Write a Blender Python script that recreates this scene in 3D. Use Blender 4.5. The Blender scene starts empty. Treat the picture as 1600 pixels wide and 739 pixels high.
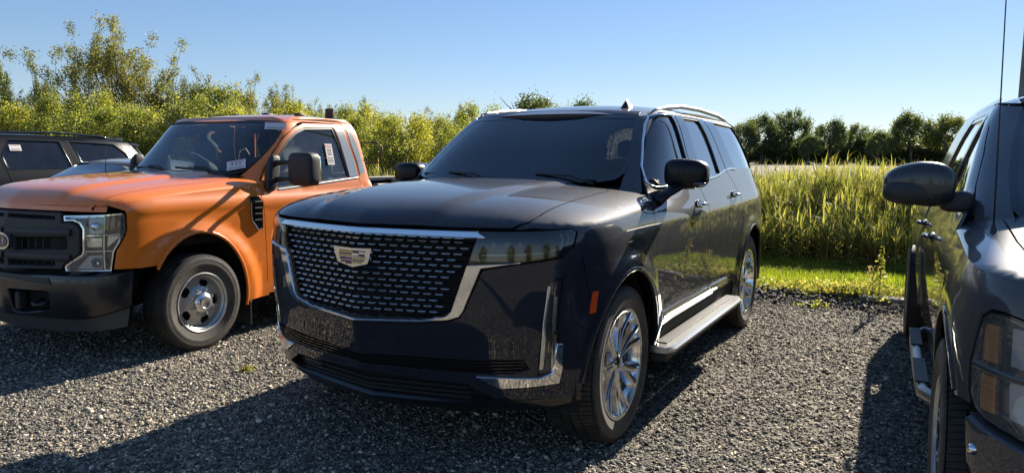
import bpy, bmesh, math, random
import numpy as np
from mathutils import Vector, Matrix, Euler
from mathutils.geometry import delaunay_2d_cdt

R = math.radians
scene = bpy.context.scene
# ---------------------------------------------------------------- camera
cam_d = bpy.data.cameras.new('camera'); cam = bpy.data.objects.new('camera', cam_d)
scene.collection.objects.link(cam); scene.camera = cam
PITCH, ROLL, CAM_H = .1066149, .0085703, 1.48782
cam_d.sensor_width = 36; cam_d.lens = 1154.847 / 1600 * 36
cam_d.clip_start = .05; cam_d.clip_end = 3000
_fw = Vector((0, math.cos(PITCH), -math.sin(PITCH))); _up = Vector((0, math.sin(PITCH), math.cos(PITCH))); _rt = Vector((1, 0, 0))
_r2 = _rt * math.cos(ROLL) + _up * math.sin(ROLL); _u2 = _up * math.cos(ROLL) - _rt * math.sin(ROLL)
_m = Matrix((_r2, _u2, -_fw)).transposed().to_4x4(); _m.translation = (0, 0, CAM_H); cam.matrix_world = _m
# ---------------------------------------------------------------- light
SUN_EL = R(27); HEAD = -2.08001701            # heading of the parked vehicles
_lx, _ly = 1.0, -.11                           # sunlight travels this way in the parked vehicles' own axes
SUN_DIR = math.atan2(math.sin(HEAD) * _lx + math.cos(HEAD) * _ly, math.cos(HEAD) * _lx - math.sin(HEAD) * _ly) + math.pi   # towards the sun
world = bpy.data.worlds.new('World'); scene.world = world; world.use_nodes = True
nt = world.node_tree; nt.nodes.clear()
sky = nt.nodes.new('ShaderNodeTexSky'); sky.sky_type = 'NISHITA'; sky.sun_disc = False
sky.sun_elevation = SUN_EL; sky.sun_rotation = R(90) - SUN_DIR
sky.air_density = 1.0; sky.dust_density = .05; sky.ozone_density = 2.0; sky.altitude = 200
bg = nt.nodes.new('ShaderNodeBackground'); bg.inputs[1].default_value = .087
wo = nt.nodes.new('ShaderNodeOutputWorld')
gm = nt.nodes.new('ShaderNodeGamma'); gm.inputs[1].default_value = .68
hs = nt.nodes.new('ShaderNodeHueSaturation'); hs.inputs['Saturation'].default_value = 1.3
nt.links.new(sky.outputs[0], gm.inputs[0]); nt.links.new(gm.outputs[0], hs.inputs['Color']); tint = nt.nodes.new('ShaderNodeMixRGB'); tint.blend_type = 'MULTIPLY'; tint.inputs[0].default_value = 1; tint.inputs[2].default_value = (.88, .945, 1.13, 1)
nt.links.new(hs.outputs[0], tint.inputs[1]); nt.links.new(tint.outputs[0], bg.inputs[0]); nt.links.new(bg.outputs[0], wo.inputs[0])
sd = bpy.data.lights.new('sun', 'SUN'); sd.energy = 5.0; sd.angle = R(.53); sd.color = (1.0, .91, .77)
sun = bpy.data.objects.new('sun', sd); scene.collection.objects.link(sun)
sun.rotation_euler = Euler((R(90) - SUN_EL, 0, SUN_DIR + math.pi / 2)); sun.location = (0, 0, 30)
scene.view_settings.view_transform = 'Standard'; scene.view_settings.look = 'None'
scene.view_settings.gamma = 1; scene.view_settings.exposure = 1.2; scene.view_settings.use_curve_mapping = False
scene.cycles.max_bounces = 8; scene.cycles.transparent_max_bounces = 24; scene.cycles.caustics_reflective = False
scene.cycles.use_denoising = True

# ---------------------------------------------------------------- objects
COL = scene.collection
def link(o, parent=None):
    COL.objects.link(o)
    if parent: o.parent = parent
    return o
def empty(name, loc=(0, 0, 0), rz=0, parent=None):
    o = bpy.data.objects.new(name, None); o.location = loc; o.rotation_euler = (0, 0, rz); o.empty_display_size = .2
    return link(o, parent)
def tag(o, label=None, cat=None, group=None, kind=None):
    if label: o['label'] = label
    if cat: o['category'] = cat
    if group: o['group'] = group
    if kind: o['kind'] = kind
    return o
def obj(name, verts, faces, mat, parent=None, smooth=False, normals=None):
    me = bpy.data.meshes.new(name); me.from_pydata([tuple(v) for v in verts], [], faces); me.update()
    if mat: me.materials.append(mat)
    if smooth or normals is not None: me.polygons.foreach_set('use_smooth', [True] * len(me.polygons))
    if normals is not None: me.normals_split_custom_set_from_vertices([tuple(n) for n in normals])
    return link(bpy.data.objects.new(name, me), parent)
def npmesh(name, V, F, mat, k):
    """fast mesh from numpy: V (n,3), F (m,k)"""
    me = bpy.data.meshes.new(name)
    me.vertices.add(len(V)); me.vertices.foreach_set('co', V.astype(np.float32).ravel())
    me.loops.add(F.size); me.loops.foreach_set('vertex_index', F.astype(np.int32).ravel())
    me.polygons.add(len(F)); me.polygons.foreach_set('loop_start', (np.arange(len(F)) * k).astype(np.int32))
    try: me.polygons.foreach_set('loop_total', np.full(len(F), k, np.int32))
    except Exception: pass
    me.update(calc_edges=True); me.validate(); me.materials.append(mat)
    return me

class MB:
    """collects simple solids into one mesh"""
    def __init__(s): s.v = []; s.f = []
    def add(s, v, f):
        n = len(s.v); s.v += [tuple(p) for p in v]; s.f += [tuple(i + n for i in q) for q in f]; return s
    def box(s, c, d, rot=None, taper=None, bev=.0):
        hx, hy, hz = d[0] / 2, d[1] / 2, d[2] / 2
        if bev > 0:
            bev = min(bev, hx * .9, hy * .9, hz * .9)
            P = []; 
            for sx in (-1, 1):
                for sy in (-1, 1):
                    for sz in (-1, 1):
                        P += [(sx * hx, sy * (hy - bev), sz * (hz - bev)), (sx * (hx - bev), sy * hy, sz * (hz - bev)), (sx * (hx - bev), sy * (hy - bev), sz * hz)]
            bm = bmesh.new(); vs = [bm.verts.new(p) for p in P]; r = bmesh.ops.convex_hull(bm, input=vs)
            bmesh.ops.dissolve_limit(bm, angle_limit=.01, verts=bm.verts, edges=bm.edges)
            bm.verts.index_update(); P = [tuple(v.co) for v in bm.verts]; F = [tuple(v.index for v in f.verts) for f in bm.faces]; bm.free()
        else:
            P = [(sx * hx, sy * hy, sz * hz) for sx in (-1, 1) for sy in (-1, 1) for sz in (-1, 1)]
            F = [(0, 1, 3, 2), (4, 6, 7, 5), (0, 4, 5, 1), (2, 3, 7, 6), (0, 2, 6, 4), (1, 5, 7, 3)]
        if taper: P = [(p[0] * (1 + taper * (p[2] / hz + 1) / 2), p[1] * (1 + taper * (p[2] / hz + 1) / 2), p[2]) for p in P]
        M = rot if rot is not None else Matrix.Identity(3)
        return s.add([Vector(c) + M @ Vector(p) for p in P], F)
    def tube(s, pts, rad, n=8, cap=True, flat=1.0):
        pts = [Vector(p) for p in pts]; m = len(pts)
        rad = rad if isinstance(rad, (list, tuple)) else [rad] * m
        V = []; F = []; prev = None
        for i, p in enumerate(pts):
            t = (pts[min(i + 1, m - 1)] - pts[max(i - 1, 0)]).normalized()
            if prev is None:
                a = Vector((0, 0, 1)) if abs(t.z) < .9 else Vector((1, 0, 0)); u = t.cross(a).normalized()
            else: u = (prev - t * prev.dot(t)).normalized()
            prev = u; w = t.cross(u)
            for k in range(n):
                th = 2 * math.pi * k / n; V.append(p + (u * math.cos(th) + w * math.sin(th) * flat) * rad[i])
        for i in range(m - 1):
            for k in range(n): F.append((i * n + k, i * n + (k + 1) % n, (i + 1) * n + (k + 1) % n, (i + 1) * n + k))
        if cap: F.append(tuple(range(n))[::-1]); F.append(tuple((m - 1) * n + k for k in range(n)))
        return s.add(V, F)
    def prism(s, poly, axis_fn, h):
        """extrude a 2-D polygon: axis_fn(a, b, c) -> point, c in 0..h"""
        n = len(poly)
        V = [axis_fn(a, b, 0) for a, b in poly] + [axis_fn(a, b, h) for a, b in poly]
        return s.add(V, [tuple(range(n))[::-1], tuple(range(n, 2 * n))] + [(i, (i + 1) % n, n + (i + 1) % n, n + i) for i in range(n)])
    def lathe(s, prof, c=(0, 0, 0), seg=48, axis='y', close=False):
        V = []; F = []; m = len(prof)
        for i in range(seg):
            th = 2 * math.pi * i / seg; cs, sn = math.cos(th), math.sin(th)
            for r, h in prof:
                V.append((c[0] + r * cs, c[1] + h, c[2] + r * sn) if axis == 'y' else (c[0] + h, c[1] + r * cs, c[2] + r * sn) if axis == 'x' else (c[0] + r * cs, c[1] + r * sn, c[2] + h))
        for i in range(seg):
            j = (i + 1) % seg
            for k in range(m - 1): F.append((i * m + k, i * m + k + 1, j * m + k + 1, j * m + k))
            if close: F.append((i * m + m - 1, i * m, j * m, j * m + m - 1))
        return s.add(V, F)
    def blob(s, c, r, e=(.6, .6), rot=None, nu=28, nv=16, warp=None):
        V = []; F = []
        def p(t, k): return math.copysign(abs(t) ** k, t)
        for j in range(nv + 1):
            b = -math.pi / 2 + math.pi * j / nv
            for i in range(nu):
                a = 2 * math.pi * i / nu
                q = Vector((r[0] * p(math.cos(b), e[1]) * p(math.cos(a), e[0]), r[1] * p(math.cos(b), e[1]) * p(math.sin(a), e[0]), r[2] * p(math.sin(b), e[1])))
                if warp: q = Vector(warp(q))
                if rot is not None: q = rot @ q
                V.append(Vector(c) + q)
        for j in range(nv):
            for i in range(nu): F.append((j * nu + i, j * nu + (i + 1) % nu, (j + 1) * nu + (i + 1) % nu, (j + 1) * nu + i))
        return s.add(V, F)
    def build(s, name, mat, parent=None, smooth=None, fix=True):
        me = bpy.data.meshes.new(name); me.from_pydata(s.v, [], s.f)
        if fix:
            bm = bmesh.new(); bm.from_mesh(me); bmesh.ops.remove_doubles(bm, verts=bm.verts, dist=1e-5)
            bmesh.ops.recalc_face_normals(bm, faces=bm.faces); bm.to_mesh(me); bm.free()
        if smooth: me.shade_smooth() if smooth is True else me.set_sharp_from_angle(angle=R(smooth))
        if smooth and smooth is not True: me.polygons.foreach_set('use_smooth', [True] * len(me.polygons))
        if mat: me.materials.append(mat)
        return link(bpy.data.objects.new(name, me), parent)

def inside(p, poly):
    c = False; n = len(poly); x, y = p; j = n - 1
    for i in range(n):
        (xi, yi), (xj, yj) = poly[i], poly[j]
        if (yi > y) != (yj > y) and x < (xj - xi) * (y - yi) / (yj - yi) + xi: c = not c
        j = i
    return c
def dens(poly, step, closed=True):
    o = []; n = len(poly)
    for i in range(n if closed else n - 1):
        a, b = poly[i], poly[(i + 1) % n]; L = math.hypot(b[0] - a[0], b[1] - a[1]); k = max(1, int(math.ceil(L / step)))
        for j in range(k): o.append((a[0] + (b[0] - a[0]) * j / k, a[1] + (b[1] - a[1]) * j / k))
    if not closed: o.append(poly[-1])
    return o
def area2(p): return sum(p[i][0] * p[(i + 1) % len(p)][1] - p[(i + 1) % len(p)][0] * p[i][1] for i in range(len(p)))
def inset(poly, d):
    """move every edge of a closed outline inwards by d"""
    n = len(poly); sg = 1 if area2(poly) > 0 else -1; o = []
    for i in range(n):
        a, b, c = poly[i - 1], poly[i], poly[(i + 1) % n]
        e1 = (b[0] - a[0], b[1] - a[1]); e2 = (c[0] - b[0], c[1] - b[1])
        l1 = math.hypot(*e1) or 1e-9; l2 = math.hypot(*e2) or 1e-9
        n1 = (-e1[1] / l1 * sg, e1[0] / l1 * sg); n2 = (-e2[1] / l2 * sg, e2[0] / l2 * sg)
        k = 1 + n1[0] * n2[0] + n1[1] * n2[1]; k = max(k, .35)
        o.append((b[0] + (n1[0] + n2[0]) / k * d, b[1] + (n1[1] + n2[1]) / k * d))
    return o
def rounded(poly, r, k=5):
    """round the corners of an outline; r number or per-corner list"""
    n = len(poly); o = []
    for i in range(n):
        rr = r[i] if isinstance(r, (list, tuple)) else r
        a, b, c = (Vector(poly[i - 1]), Vector(poly[i]), Vector(poly[(i + 1) % n]))
        if rr <= 0: o.append(tuple(b)); continue
        d1 = (a - b); d2 = (c - b); q = min(rr, d1.length * .45, d2.length * .45)
        p1 = b + d1.normalized() * q; p2 = b + d2.normalized() * q
        for j in range(k + 1):
            t = j / k; o.append(tuple(p1 * (1 - t) ** 2 + b * 2 * t * (1 - t) + p2 * t * t))
    return o
def frame(fn, u, v, ref=None):
    """point and outward normal of a surface fn(u, v)"""
    e = 2e-4
    p = Vector(fn(u, v)); a = Vector(fn(u + e, v)) - Vector(fn(u - e, v)); b = Vector(fn(u, v + e)) - Vector(fn(u, v - e))
    n = a.cross(b)
    n = n.normalized() if n.length > 1e-14 else Vector((0, 0, 1))
    c = ref or Vector((min(max(p.x, -3.0), -.1), 0, .55))
    return p, (n if n.dot(p - c) > 0 else -n)
def sheet(name, outline, fn, mat, parent, step=.05, holes=(), rim=.014, off=0.0, gap=.0, mirror=False, bevel=.0, ref=None):
    """a skin panel cut to an outline on the surface fn, with turned-in edges"""
    if gap: outline = inset(outline, gap)
    outer = outline
    if bevel: outline = inset(outline, bevel)
    loops = [dens(outline, step)] + [dens(h, step) for h in holes]
    pts = []; edges = []; spans = []
    for lp in loops:
        b = len(pts); pts += lp; edges += [(b + i, b + (i + 1) % len(lp)) for i in range(len(lp))]; spans.append((b, len(lp)))
    x0 = min(p[0] for p in loops[0]); x1 = max(p[0] for p in loops[0]); y0 = min(p[1] for p in loops[0]); y1 = max(p[1] for p in loops[0])
    small = [inset(loops[0], step * .35)] + [inset(h, -step * .35) for h in loops[1:]]
    gx = int((x1 - x0) / step); gy = int((y1 - y0) / step)
    for i in range(gx + 1):
        for j in range(gy + 1):
            q = (x0 + (i + .5 + .03 * (j % 2)) * step, y0 + (j + .5) * step)
            if inside(q, small[0]) and not any(inside(q, h) for h in small[1:]): pts.append(q)
    r = delaunay_2d_cdt([Vector(p) for p in pts], edges, [], 0, 1e-7)
    P2 = [tuple(p) for p in r[0]]; T = []
    for t in r[2]:
        c = (sum(P2[i][0] for i in t) / 3, sum(P2[i][1] for i in t) / 3)
        if inside(c, loops[0]) and not any(inside(c, h) for h in loops[1:]): T.append(tuple(t))
    V = []; N = []
    for p in P2:
        a, n = frame(fn, p[0], p[1], ref); V.append(a + n * off); N.append(n)
    F = []
    for t in T:
        g = (V[t[1]] - V[t[0]]).cross(V[t[2]] - V[t[0]])
        F.append(t if g.dot(N[t[0]]) > 0 else t[::-1])
    if rim:
        for li, lp in enumerate(loops):
            n = len(lp)
            low = dens(outer, step) if False else lp
            ring = []
            for i, p in enumerate(lp):
                a, nn = frame(fn, p[0], p[1], ref); ring.append((a + nn * off, nn))
            b = len(V)
            for i in range(n):
                a, nn = ring[i]; t = (ring[(i + 1) % n][0] - ring[i - 1][0]); w = t.cross(nn); w = w.normalized() if w.length > 1e-12 else nn
                # w points away from the panel's material: outwards, or into the hole
                q = Vector(lp[i]); e = Vector(lp[(i + 1) % n]) - Vector(lp[i - 1])
                outd = Vector((e.y, -e.x)) * (1 if area2(lp) > 0 else -1)
                if outd.length > 1e-9:
                    outd.normalize(); dirn = Vector(fn(q.x + outd.x * 1e-3, q.y + outd.y * 1e-3)) - Vector(fn(q.x, q.y))
                    if w.dot(dirn) * (1 if li == 0 else -1) < 0: w = -w
                ww = w
                V.append(a + ww * bevel * .0); N.append((ww + nn * .9).normalized())
                V.append(a + ww * bevel - nn * bevel * .8); N.append((ww + nn * .2).normalized())
                V.append(a + ww * bevel - nn * (rim + bevel)); N.append(ww)
            for i in range(n):
                j = (i + 1) % n
                for k in ((0, 1) if bevel else (1,)):
                    q = (b + 3 * i + k, b + 3 * j + k, b + 3 * j + k + 1, b + 3 * i + k + 1)
                    g = (V[q[1]] - V[q[0]]).cross(V[q[3]] - V[q[0]])
                    if g.length < 1e-16: g = (V[q[2]] - V[q[0]]).cross(V[q[3]] - V[q[0]])
                    F.append(q if g.dot(N[q[0]]) > 0 else q[::-1])
    if mirror:
        V = [Vector((v.x, -v.y, v.z)) for v in V]; N = [Vector((n.x, -n.y, n.z)) for n in N]; F = [f[::-1] for f in F]
    return obj(name, V, F, mat, parent, normals=N)
def strip(name, path, fn, mat, parent, w=.012, h=.006, off=0.0, mirror=False, closed=False, flat=.5, ref=None):
    """a moulding that runs along a path on a surface"""
    pts = []
    pp = dens(path, .05, closed)
    fr = [frame(fn, u, v, ref) for u, v in pp]; m = len(fr); V = []; F = []; N = 8
    for i, (p, n) in enumerate(fr):
        t = (fr[(i + 1) % m if closed else min(i + 1, m - 1)][0] - fr[i - 1 if closed else max(i - 1, 0)][0]).normalized(); s = t.cross(n).normalized()
        for k in range(N):
            th = 2 * math.pi * (k + .5) / N
            cx, cy = math.cos(th), math.sin(th)
            V.append(p + n * off + s * (w / 2) * math.copysign(abs(cx) ** .5, cx) + n * h * math.copysign(abs(cy) ** .5, cy))
    for i in range(m if closed else m - 1):
        j = (i + 1) % m
        for k in range(N): F.append((i * N + k, i * N + (k + 1) % N, j * N + (k + 1) % N, j * N + k))
    if not closed: F += [tuple(range(N)), tuple((m - 1) * N + k for k in range(N))[::-1]]
    if mirror: V = [Vector((v.x, -v.y, v.z)) for v in V]
    mb = MB(); mb.add(V, F); return mb.build(name, mat, parent, smooth=50)

# ---------------------------------------------------------------- materials
def mat(name, base=(.5, .5, .5), rough=.5, metal=0.0, coat=0.0, spec=.5, fn=None, **k):
    m = bpy.data.materials.new(name); m.use_nodes = True; b = m.node_tree.nodes['Principled BSDF']
    b.inputs['Base Color'].default_value = (*base, 1); b.inputs['Roughness'].default_value = rough; b.inputs['Metallic'].default_value = metal
    b.inputs['Coat Weight'].default_value = coat; b.inputs['Coat Roughness'].default_value = k.get('cr', .03); b.inputs['Specular IOR Level'].default_value = spec
    if fn: fn(m.node_tree, b)
    return m
def N(nt, t, **k):
    n = nt.nodes.new('ShaderNode' + t)
    for a, v in k.items():
        if a.startswith('i_'):
            key = a[2:].replace('_', ' ')
            n.inputs[int(key) if key.isdigit() else key].default_value = v
        else: setattr(n, a, v)
    return n
def ramp(nt, src, stops, mode='LINEAR'):
    n = nt.nodes.new('ShaderNodeValToRGB'); n.color_ramp.interpolation = mode; e = n.color_ramp.elements
    while len(e) < len(stops): e.new(.5)
    for i, (p, c) in enumerate(stops): e[i].position = p; e[i].color = (*c, 1) if len(c) == 3 else c
    nt.links.new(src, n.inputs[0]); return n
def obco(nt, scale=(1, 1, 1)):
    t = nt.nodes.new('ShaderNodeTexCoord'); m = nt.nodes.new('ShaderNodeMapping'); m.inputs['Scale'].default_value = scale
    nt.links.new(t.outputs['Object'], m.inputs[0]); return m.outputs[0]
def dusty(amount=.1, dust=(.30, .27, .23), flake=0.0, streak=1.0):
    """road dust lying on a surface: more on what faces up and on the lower body"""
    def f(nt, b):
        L = nt.links; co = obco(nt, (1, 1, .45))
        n1 = N(nt, 'TexNoise', i_Scale=3.0, i_Detail=6.0, i_Roughness=.65); L.new(co, n1.inputs[0])
        n2 = N(nt, 'TexNoise', i_Scale=85.0, i_Detail=3.0); L.new(co, n2.inputs[0])
        mx = N(nt, 'Math', operation='MULTIPLY'); L.new(n1.outputs[0], mx.inputs[0]); L.new(n2.outputs[0], mx.inputs[1])
        g = N(nt, 'NewGeometry'); sp = N(nt, 'SeparateXYZ'); L.new(g.outputs['Normal'], sp.inputs[0])
        up = ramp(nt, sp.outputs[2], [(.0, (.09,) * 3), (.35, (.40,) * 3), (.9, (1.15,) * 3)])
        m2 = N(nt, 'Math', operation='MULTIPLY'); L.new(mx.outputs[0], m2.inputs[0]); L.new(up.outputs[0], m2.inputs[1])
        m3 = N(nt, 'Math', operation='MULTIPLY', use_clamp=True); L.new(m2.outputs[0], m3.inputs[0]); m3.inputs[1].default_value = amount * 4
        col = N(nt, 'MixRGB'); col.inputs[1].default_value = b.inputs['Base Color'].default_value; col.inputs[2].default_value = (*dust, 1)
        L.new(m3.outputs[0], col.inputs[0]); L.new(col.outputs[0], b.inputs['Base Color'])
        met = N(nt, 'Math', operation='MULTIPLY_ADD'); met.inputs[1].default_value = -b.inputs['Metallic'].default_value; met.inputs[2].default_value = b.inputs['Metallic'].default_value
        L.new(m3.outputs[0], met.inputs[0]); L.new(met.outputs[0], b.inputs['Metallic'])
        cr = N(nt, 'Math', operation='MULTIPLY_ADD'); cr.inputs[1].default_value = .22; cr.inputs[2].default_value = b.inputs['Coat Roughness'].default_value
        L.new(m3.outputs[0], cr.inputs[0]); L.new(cr.outputs[0], b.inputs['Coat Roughness'])
        cw = N(nt, 'Math', operation='MULTIPLY_ADD'); cw.inputs[1].default_value = -.6; cw.inputs[2].default_value = b.inputs['Coat Weight'].default_value
        L.new(m3.outputs[0], cw.inputs[0]); L.new(cw.outputs[0], b.inputs['Coat Weight'])
    return f
def glass(name, tint, refl=1.0, dirt=.02, rough=0.0):
    m = bpy.data.materials.new(name); m.use_nodes = True; nt = m.node_tree; nt.nodes.clear(); L = nt.links
    o = N(nt, 'OutputMaterial'); tr = N(nt, 'BsdfTransparent'); tr.inputs[0].default_value = (*tint, 1)
    gl = N(nt, 'BsdfGlossy', i_Roughness=rough); gl.inputs[0].default_value = (refl, refl, refl, 1)
    fr = N(nt, 'Fresnel', i_IOR=1.52)
    f2 = N(nt, 'Math', operation='MULTIPLY', use_clamp=True); f2.inputs[1].default_value = 1.7; L.new(fr.outputs[0], f2.inputs[0])
    mx = N(nt, 'MixShader'); L.new(f2.outputs[0], mx.inputs[0]); L.new(tr.outputs[0], mx.inputs[1]); L.new(gl.outputs[0], mx.inputs[2])
    df = N(nt, 'BsdfDiffuse'); df.inputs[0].default_value = (.45, .43, .40, 1)
    n1 = N(nt, 'TexNoise', i_Scale=4.0, i_Detail=8.0, i_Roughness=.7); L.new(obco(nt), n1.inputs[0])
    r = ramp(nt, n1.outputs[0], [(.3, (dirt * .4,) * 3), (.75, (dirt * 2,) * 3)])
    m2 = N(nt, 'MixShader'); L.new(r.outputs[0], m2.inputs[0]); L.new(mx.outputs[0], m2.inputs[1]); L.new(df.outputs[0], m2.inputs[2])
    L.new(m2.outputs[0], o.inputs[0]); return m
M = {}
M['navy'] = mat('navy_paint', (.010, .012, .021), .6, 0, 1.0, spec=.12, fn=dusty(.11, (.26, .235, .205)), cr=.012)
M['orange'] = mat('orange_paint', (.84, .200, .010), .4, 0.0, 1.0, fn=dusty(.03, (.55, .36, .22)), cr=.03)
M['grey'] = mat('grey_metallic_paint', (.036, .039, .046), .5, .05, 1.0, spec=.3, fn=dusty(.09, (.30, .28, .25)), cr=.03)
M['blackpaint'] = mat('black_paint', (.003, .003, .004), .4, .0, .15, spec=.25, fn=dusty(.006), cr=.03)
M['silver'] = mat('silver_paint', (.42, .44, .46), .35, .5, 1.0, fn=dusty(.05), cr=.03)
M['chrome'] = mat('chrome', (.78, .79, .80), .07, 1.0, fn=dusty(.05, (.4, .37, .33)))
M['satin'] = mat('brushed_aluminium', (.62, .62, .61), .28, 1.0, fn=dusty(.06, (.4, .37, .33)))
M['alloy'] = mat('polished_alloy', (.72, .72, .73), .12, 1.0, fn=dusty(.12, (.25, .22, .19)))
M['steel'] = mat('painted_steel_wheel', (.50, .50, .48), .30, .45, .4, fn=dusty(.10, (.33, .29, .24)))
M['cap'] = mat('hub_cap_steel', (.74, .74, .73), .20, .9)
M['gloss'] = mat('gloss_black_trim', (.006, .006, .007), .08, 0, .6, fn=dusty(.03))
M['plastic'] = mat('black_moulded_plastic', (.018, .018, .019), .55, fn=dusty(.09, (.24, .22, .19)))
M['greyplastic'] = mat('grey_moulded_plastic', (.05, .052, .055), .6, fn=dusty(.08, (.24, .22, .19)))
M['dark'] = mat('dark_underside', (.006, .006, .006), .9)
M['bumper'] = mat('black_painted_bumper', (.006, .007, .009), .30, 0, .5, fn=dusty(.03, (.24, .22, .19)), cr=.12)
M['interior'] = mat('dark_interior', (.02, .02, .022), .8)
M['seat'] = mat('dark_seat_fabric', (.035, .035, .04), .85)
M['tint'] = glass('privacy_glass', (.012, .014, .016), dirt=.02)
M['wshield'] = glass('tinted_windshield_glass', (.20, .25, .28), refl=.8, dirt=.012)
M['clear'] = glass('window_glass', (.78, .86, .84), dirt=.035)
M['lens'] = glass('lamp_lens', (.88, .90, .92), dirt=.04)
M['hazelens'] = glass('weathered_lamp_lens', (.84, .86, .88), dirt=.12)
M['smoke'] = glass('smoked_lamp_lens', (.28, .31, .36), dirt=.012)
M['amber'] = mat('amber_reflector', (.80, .22, .02), .25, 0, .8)
M['redlamp'] = mat('orange_marker_lens', (.75, .09, .01), .25, 0, .8)
M['lampwhite'] = mat('lamp_reflector_silver', (.75, .76, .78), .12, 1.0)
M['bowl'] = mat('lamp_bowl', (.75, .77, .80), .25, .15)
M['lampgrey'] = mat('lamp_bezel_grey', (.10, .105, .115), .25, .6)
M['paper'] = mat('sticker_paper', (.72, .68, .66), .8)
M['ink'] = mat('sticker_ink', (.12, .08, .08), .8)
M['pink'] = mat('sticker_pink', (.62, .36, .36), .8)
M['gold'] = mat('crest_gold', (.45, .33, .12), .3, .8)
M['maroon'] = mat('crest_maroon', (.12, .012, .03), .25, 0, 1)
M['blue'] = mat('crest_blue', (.01, .04, .18), .25, 0, 1)
M['crestblack'] = mat('crest_black', (.01, .01, .012), .25, 0, 1)
M['magenta'] = mat('crest_magenta', (.30, .03, .14), .25, 0, 1)
def _rub(nt, b):
    L = nt.links; n1 = N(nt, 'TexNoise', i_Scale=9.0, i_Detail=6.0, i_Roughness=.7); L.new(obco(nt), n1.inputs[0])
    r = ramp(nt, n1.outputs[0], [(.35, (.012, .012, .012)), (.8, (.06, .053, .045))]); L.new(r.outputs[0], b.inputs[0])
M['rubber'] = mat('tyre_rubber', (.015, .015, .015), .72, fn=_rub)
def _side(nt, b):
    L = nt.links; n1 = N(nt, 'TexNoise', i_Scale=7.0, i_Detail=6.0, i_Roughness=.7); L.new(obco(nt), n1.inputs[0])
    r = ramp(nt, n1.outputs[0], [(.3, (.035, .032, .028)), (.8, (.13, .115, .095))]); L.new(r.outputs[0], b.inputs[0])
M['sidewall'] = mat('dusty_sidewall_rubber', (.03, .03, .03), .7, fn=_side)

def lined(m, c=(.018, .018, .02)):
    """painted skin whose inner face carries dark cabin trim"""
    nt = m.node_tree; L = nt.links; o = [n for n in nt.nodes if n.type == 'OUTPUT_MATERIAL'][0]; src = o.inputs[0].links[0].from_socket
    g = N(nt, 'NewGeometry'); d = N(nt, 'BsdfDiffuse'); d.inputs[0].default_value = (*c, 1); mx = N(nt, 'MixShader')
    L.new(g.outputs['Backfacing'], mx.inputs[0]); L.new(src, mx.inputs[1]); L.new(d.outputs[0], mx.inputs[2]); L.new(mx.outputs[0], o.inputs[0])
for k_ in ('navy', 'orange', 'grey', 'blackpaint', 'silver'): lined(M[k_])

# ---------------------------------------------------------------- body surfaces
def spl(tab, t):
    """smooth monotone cubic through the table [(t, v), ...]"""
    n = len(tab)
    if t <= tab[0][0]: return tab[0][1]
    if t >= tab[-1][0]: return tab[-1][1]
    i = 0
    while tab[i + 1][0] < t: i += 1
    def sec(j): return (tab[j + 1][1] - tab[j][1]) / (tab[j + 1][0] - tab[j][0])
    def tan(j):
        if j == 0: return sec(0)
        if j == n - 1: return sec(n - 2)
        a, b = sec(j - 1), sec(j)
        return 0.0 if a * b <= 0 else 2 * a * b / (a + b)
    h = tab[i + 1][0] - tab[i][0]; s = (t - tab[i][0]) / h
    m0, m1 = tan(i) * h, tan(i + 1) * h; p0, p1 = tab[i][1], tab[i + 1][1]
    return ((2*s**3 - 3*s*s + 1) * p0 + (s**3 - 2*s*s + s) * m0 + (3*s*s - 2*s**3) * p1 + (s**3 - s*s) * m1)

def sstep(a, b, t):
    t = (t - a) / (b - a); t = 0.0 if t < 0 else 1.0 if t > 1 else t
    return t * t * (3 - 2 * t)

HP = math.pi / 2

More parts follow.
